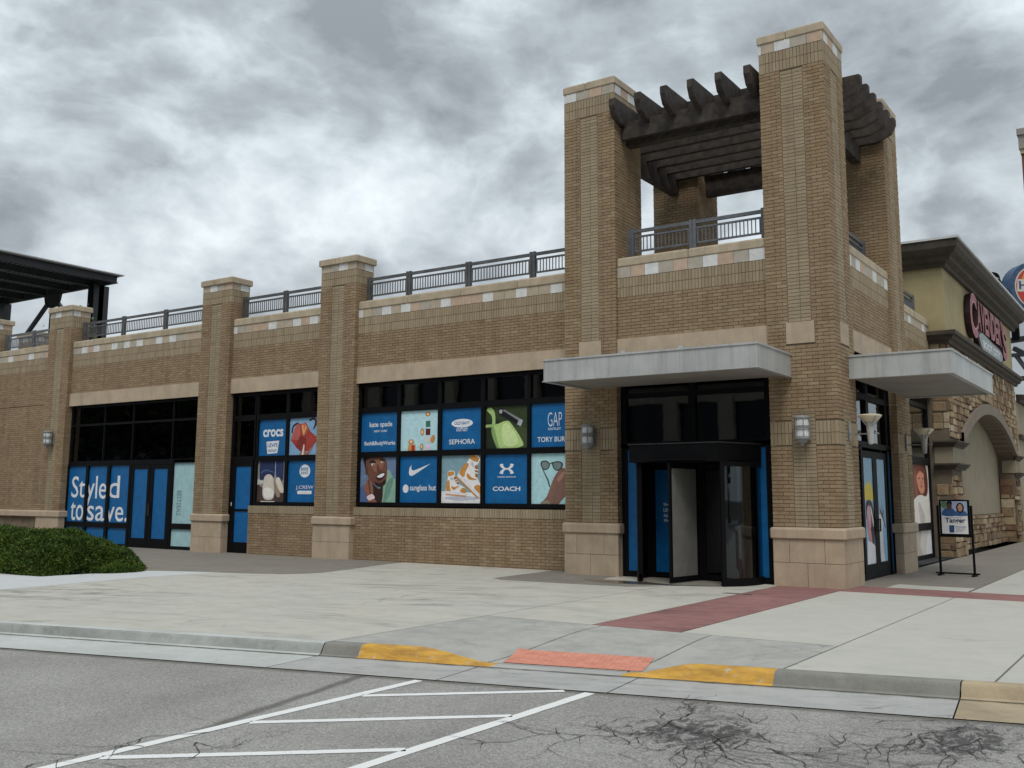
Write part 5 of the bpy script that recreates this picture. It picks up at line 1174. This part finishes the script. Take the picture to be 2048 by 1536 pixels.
# round blue sign, dark hat sign and things beyond the store
rs = thing('round_sign', 'thick round blue hanging sign with orange and red face beyond the stucco store', 'sign', (.35, 30, 10.7))
ax_ = Vector((.62, -.785, 0)).normalized(); sd_ = Vector((.785, .62, 0)); up_ = Vector((0, 0, 1)); cc_ = Vector((.12, 30, 10.75))
def disc(mb, r, a, b_, n=36, s_=1.0):
    P = [(cc_+sd_*r*math.cos(2*math.pi*i/n)+up_*r*s_*math.sin(2*math.pi*i/n)) for i in range(n)]
    mb.add([p+ax_*a for p in P]+[p+ax_*b_ for p in P], [tuple(range(n-1, -1, -1)), tuple(range(n, 2*n))]+[(i, (i+1) % n, n+(i+1) % n, n+i) for i in range(n)])
q = MB(); disc(q, 1.18, -.5, .25); q.build('drum', plain('sign_blue', (.035, .075, .15), .5, .4, .2), rs)
q = MB(); disc(q, .98, .25, .27); q.build('rim', plain('sign_rim', (.5, .45, .38)), rs)
q = MB(); disc(q, .92, .27, .28); q.build('face', plain('sign_red', (.40, .045, .03)), rs)
q = MB(); q.flat([(-.75, .2), (.75, .2), (.5, .7), (0, .9), (-.5, .7)], cc_+ax_*.285, sd_, up_); q.build('face_top', plain('sign_orange', (.55, .25, .06)), rs)
q = MB(); q.flat([(-.9, -.2), (.9, -.2), (.85, .35), (-.85, .35)], cc_+ax_*.287, sd_, up_); q.build('face_band', plain('sign_pale', (.50, .47, .45)), rs)
q = MB(); add_text(q, 'HALL', cc_+ax_*.29-sd_*.8+up_*-.1, sd_, up_, 1.6, .38, .02); q.build('lettering', plain('sign_letter_blue', (.05, .06, .14)), rs)
q = MB(); q.bar((.3, 30.2, 12.25), (2.6, 31.5, 12.05), .12, .12); q.bar((.15, 30.1, 12.27), (.15, 30.1, 11.9), .2, .2); q.bar((-.75, 30.6, 11.0), (-.75, 30.6, 8.6), .3, .3); q.bar((-.75, 30.6, 10.6), (0, 30.3, 10.6), .14, .3); q.build('bracket', M['black_metal'], rs)
hs_ = thing('hat_sign', 'small black cap shaped sign above the roof edge of the stucco store', 'sign', (-1.4, 30, 10.6))
q = MB(); q.prism(smooth([(-1.95, 11.55), (-1.5, 11.68), (-1.22, 11.58), (-1.16, 11.35), (-1.10, 11.1), (-1.22, 10.8), (-1.25, 10.5), (-1.55, 10.5), (-1.5, 10.9), (-1.75, 11.3)], 3), (0, 29.9, 0), (1, 0, 0), (0, 0, 1), (0, 1, 0), .25); q.build('body', M['black_metal'], hs_)
q = MB(); q.flat(smooth([(-1.8, 11.42), (-1.4, 11.45), (-1.2, 11.36), (-1.2, 11.33), (-1.4, 11.41), (-1.78, 11.38)], 3), (0, 29.895, 0), (1, 0, 0), (0, 0, 1)); q.flat(ell(-1.5, 11.15, .1, .12), (0, 29.894, 0), (1, 0, 0), (0, 0, 1)); q.build('emblem', plain('emblem_cream', (.5, .46, .4)), hs_)
bt = thing('brick_chimney_tower', 'tall dark red brick tower with tan top at the right edge', 'tower', (.5, 41.5, 0))
M['redbrick'] = brickmat('red_brick', [(0, (.12, .05, .04)), (.5, (.17, .075, .06)), (1, (.10, .045, .04))])
q = MB(); q.box(-1.03, 2.0, 40, 43, 0, 20.1); q.build('shaft', M['redbrick'], bt)
q = MB(); q.box(-1.07, 2.05, 39.9, 43.1, 20.1, 20.35); q.build('string_course', M['cast'], bt)
q = MB(); q.box(-1.12, 2.1, 39.8, 43.2, 20.35, 21.1); q.box(-1.17, 2.15, 39.7, 43.3, 21.1, 21.45); q.build('crown', M['soffit'], bt)
tr_ = thing('steel_truss', 'dark steel truss canopy behind the right end of the stucco store', 'truss', (0, 30, 7))
q = MB()
for a, b_, w_ in (((-2.2, 31, 8.55), (1.6, 30, 8.75), .22), ((-.9, 31, 8.3), (1.2, 30, 6.8), .2), ((-1.6, 31, 8.0), (1.6, 30.5, 7.9), .16), ((-.86, 31, 8.0), (-.3, 30.2, 7.1), .14), ((.3, 30.5, 6.9), (.3, 30.5, 8.6), .18), ((-2, 31, 6.9), (1.6, 30.5, 6.9), .2)): 
    q = MB(); q.bar(a, b_, w_, w_); q.build('strut', M['dark_metal'], tr_)
q = MB(); q.box(-4.5, -4.3, 30.8, 31, 5.4, 8.7); q.box(1.5, 1.7, 30, 30.2, 0, 8.7); q.build('post', M['dark_metal'], tr_)

# ------------------------------------------------------------------ steel roof at the far left
sr = thing('steel_roof_canopy', 'dark steel mono-pitch roof canopy on posts beyond the left end of the building', 'canopy', (-39, 4, 0))
ZC = 11.03
q = MB(); q.box(-46, -33.86, -4, 8.15, ZC+.30, ZC+.345); q.build('roof_sheet', M['awning'], sr)
def ibeam(a, b_, h, w_, name='beam'):
    q = MB(); a, b_ = Vector(a), Vector(b_); q.bar(a, b_, .03, h); 
    for s_ in (-1, 1): q.bar(a+Vector((0, 0, s_*h/2)), b_+Vector((0, 0, s_*h/2)), w_, .025)
    q.build(name, M['dark_metal'], sr)
ibeam((-34.2, -4, ZC+.14), (-34.2, 8.0, ZC+.14), .27, .16); ibeam((-34.2, 8.0, ZC+.14), (-46, 8.0, ZC+.14), .27, .16)
for x in (-35.85, -37.75, -39.7, -41.6, -43.5, -45.4): ibeam((x, -4, ZC+.14), (x, 7.9, ZC+.14), .25, .14, 'purlin')
n = 48
for i in range(n):   # ribbed underside
    pass
q = MB()
for i in range(56): q.box(-46, -34.3, -3.9+i*.215, -3.9+i*.215+.07, ZC+.275, ZC+.295)
q.build('deck_rib', M['dark_metal'], sr, kind='stuff')
for px in (-35.5, -45.6):
    q = MB(); q.box(px-.24, px+.24, 7.85, 8.10, 5.2, ZC); q.box(px-.24, px-.2, 7.6, 8.35, 5.2, ZC-.001); q.box(px+.2, px+.24, 7.6, 8.35, 5.2, ZC-.001); q.build('post', M['dark_metal'], sr)
q = MB(); q.prism([(-39.9, ZC), (-38.5, ZC), (-38.6, ZC-.35), (-38.9, ZC-.6), (-39.5, ZC-.6), (-39.8, ZC-.35)], (0, 7.95, 0), (1, 0, 0), (0, 0, 1), (0, 1, 0), .1); q.build('gusset', M['dark_metal'], sr)
for a, b_ in (((-39.6, 8, ZC-.4), (-41.4, 8, 9.2)), ((-38.8, 8, ZC-.4), (-37.2, 8, 9.3)), ((-39.2, 8, ZC-.5), (-39.2, 8, 8.6))):
    q = MB(); q.bar(a, b_, .16, .16); q.build('brace', M['dark_metal'], sr)
q = MB(); q.box(-43.6, -43.2, 7.8, 8.2, 5.2, ZC); q.build('post', M['dark_metal'], sr)
# floodlight on the pier and a sprig of a small tree behind
fl = thing('floodlight', 'black floodlight behind the brick pier under the steel roof', 'floodlight', (-29.5, 3.2, 8.5))
q = MB(); q.lathe([(0, 0), (.14, 0), (.12, .5), (.0, .5)], (0, 0, 0), 12); hb = q.build('housing', M['black_metal'], fl); hb.location = (0, 0, .2); hb.rotation_euler = (0, math.radians(-70), math.radians(-10))
q = MB(); q.bar((-29.2, 3.2, 6.2), (-29.2, 3.2, 8.7), .06, .06); q.build('pole', M['dark_metal'], fl)
sp = thing('potted_tree', 'small leafy tree top showing behind the leftmost pier', 'tree', (-31.0, 4.2, 6.2))
mt, gg, b = newmat('leaf_green'); ge = gg.n('ShaderNodeNewGeometry'); c_ = gg.ramp(ge.outputs['Random Per Island'], [(0, (.02, .035, .012)), (.5, (.035, .06, .02)), (1, (.06, .085, .03))]); gg.L.new(c_, b.inputs['Base Color']); b.inputs['Roughness'].default_value = .6; M['leaf'] = mt
def leaves(mb, pts_, size, r_):
    for p in pts_:
        d = Vector((r_.gauss(0, 1), r_.gauss(0, 1), r_.gauss(0, 1))).normalized(); e = d.orthogonal().normalized(); s_ = size*r_.uniform(.6, 1.3); p = Vector(p)
        mb.add([p-e*s_*.4, p+d*s_*.5-e*0, p+e*s_*.4, p-d*s_*.6], [(0, 1, 2, 3)])
q = MB(); r_ = random.Random(5); leaves(q, [(-31.0+r_.gauss(0, .35), 4.2+r_.gauss(0, .35), 8.05+r_.gauss(0, .28)) for _ in range(420)], .16, r_); q.build('crown', M['leaf'], sp, kind='stuff')
q = MB(); q.bar((-31.0, 4.2, 6.2), (-31.0, 4.2, 8.0), .07, .07); q.build('trunk', M['timber'], sp)

# ------------------------------------------------------------------ low evergreen shrub
mt, gg, b = newmat('juniper_green'); ge = gg.n('ShaderNodeNewGeometry'); p_ = ge.outputs['Position']
c_ = gg.ramp(ge.outputs['Random Per Island'], [(0, (.022, .045, .007)), (.35, (.048, .095, .012)), (.7, (.078, .14, .016)), (.93, (.12, .18, .03)), (1, (.15, .115, .06))])
c_ = gg.mix(gg.mr(gg.noise(p_, 1.6, 4, .6), .4, .62), c_, gg.mix(1.0, c_, (.62, .66, .8), 'MULTIPLY')); gg.L.new(c_, b.inputs['Base Color']); b.inputs['Roughness'].default_value = .7; b.inputs['Specular IOR Level'].default_value = .2; M['juniper'] = mt
sh = thing('evergreen_shrub', 'low spreading dark green evergreen shrub at the left edge of the plaza', 'shrub', (-15.8, -5.6, 0))
def moundz(x, y):
    a = 1-((x+16.35)/2.75)**4 if x > -16.35 else 1.0
    bq = 1-(abs(y+5.75)/1.25)**2.6
    z = .80*max(0, min(a, 1))**.5*max(0, bq)**.5 if a > 0 and bq > 0 else 0
    c2 = 1-((x+13.75)/.68)**2-((y+5.35)/.62)**2
    z = max(z, .22*math.sqrt(c2) if c2 > 0 else 0)
    if z > 0: z += .07*math.sin(x*3.1+y*2)*math.sin(y*4.3-x)+.05*math.sin(x*7.7)*math.cos(y*6.1)
    return max(z, 0)
q = MB(); nx_, ny_ = 110, 44; xs = np.linspace(-19.5, -12.3, nx_); ys = np.linspace(-7.1, -4.4, ny_); vs = [(x, y, max(moundz(x, y)-.07, -.02)) for y in ys for x in xs]
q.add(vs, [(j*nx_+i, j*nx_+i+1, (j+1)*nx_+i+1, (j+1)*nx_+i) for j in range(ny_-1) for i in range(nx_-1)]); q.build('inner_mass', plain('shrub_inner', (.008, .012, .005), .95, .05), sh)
q = MB(); r2_ = random.Random(9)
for _ in range(420):
    x, y = r2_.uniform(-19, -13.0), r2_.choice((-7.05, -7.0))+r2_.gauss(0, .10)+.0
    if x > -13.7: y = r2_.uniform(-6.9, -4.8)
    a_ = r2_.uniform(0, 3.1); l_ = r2_.uniform(.01, .04); q.add([(x, y, .012), (x+math.cos(a_)*l_, y+math.sin(a_)*l_, .014), (x+math.cos(a_+.5)*l_, y+math.sin(a_+.5)*l_, .020)], [(0, 1, 2)])
q.build('leaf_litter', M['timber'], sh, kind='stuff')
lv, lf = [], []; r_ = np.random.RandomState(3); cnt = 0
while cnt < 85000:
    x = r_.uniform(-19.3, -12.4); y = r_.uniform(-7.1, -4.5); z = moundz(x, y)
    if z < .03: continue
    e_ = .05; nrm = np.array([-(moundz(x+e_, y)-moundz(x-e_, y))/(2*e_), -(moundz(x, y+e_)-moundz(x, y-e_))/(2*e_), 1.0])
    sl_ = np.linalg.norm(nrm)
    if r_.rand() > min(1, sl_/3.2): continue
    nrm /= sl_; d = nrm*.9+r_.normal(0, .55, 3); d /= np.linalg.norm(d); e1 = np.cross(d, r_.normal(0, 1, 3)); e1 /= np.linalg.norm(e1)
    L_ = r_.uniform(.025, .065); w_ = r_.uniform(.009, .018); p = np.array([x, y, z-.03])+r_.normal(0, .018, 3); p[2] = max(p[2], .01)
    k = len(lv); lv += [p-e1*w_, p+e1*w_, p+d*L_+e1*w_*.2, p+d*L_-e1*w_*.2]; lf.append((k, k+1, k+2, k+3)); cnt += 1
q = MB(); q.v = [tuple(v) for v in lv]; q.f = lf; q.mi = [0]*len(lf); q.build('foliage', M['juniper'], sh, kind='stuff')

# ------------------------------------------------------------------ what the glass reflects: the other side of the street, lengthened and with trees added to darken the panes
ob = thing('street_building', 'tan shop block with tall windows across the street behind the viewpoint', 'building', (-10, -62, 0))
M['tanwall'] = simple('tan_wall', (.48, .42, .32), .9, .1, .4); M['winblue'] = plain('far_window', (.02, .025, .03), .1, .6)
q = MB(); q.box(-190, 60, -66, -60, 0, 19); q.build('wall', M['winblue'], ob)  # dark wall carried on past the columns to darken the left panes' reflections
q = MB()
for i in range(27): q.box(-77+i*5, -77+i*5+1.4, -59.9, -59.3, 0, 17)
for z in (4.5, 9.5, 14): q.box(-78, 60, -59.9, -59.5, z, z+1.0)
q.build('facade_frame', M['tanwall'], ob)
for i, (x, y, s_) in enumerate(((-84, -54, 1.3), (-104, -57, 1.4), (-124, -57, 1.4), (-144, -57, 1.3), (36, -30, 1.2), (44, -10, 1.2))):  # unseen trees, added so the shop glass reflects dark instead of sky
    t_ = thing('street_tree', ['leafy tree across the street next to the tan block', 'leafy tree across the street, second from the tan block', 'leafy tree across the street, third from the tan block', 'leafy tree across the street farthest from the tan block', 'leafy tree at the near side street corner', 'leafy tree farther along the side street'][i], 'tree', (x, y, 0), 'trees across the street')
    q = MB(); q.lathe([(.3*s_, 0), (.2*s_, 4*s_), (.06*s_, 8*s_)], (x, y, 0), 8); q.build('trunk', M['timber'], t_)
    r2_ = random.Random(i); q = MB(); leaves(q, [(x+r2_.gauss(0, 2.2)*s_, y+r2_.gauss(0, 2.2)*s_, 8*s_+r2_.gauss(0, 2.0)*s_) for _ in range(2600)], .9, r2_); q.build('crown', M['leaf'], t_, kind='stuff')
for o_ in bpy.data.objects:
    if '_o' in o_: del o_['_o']
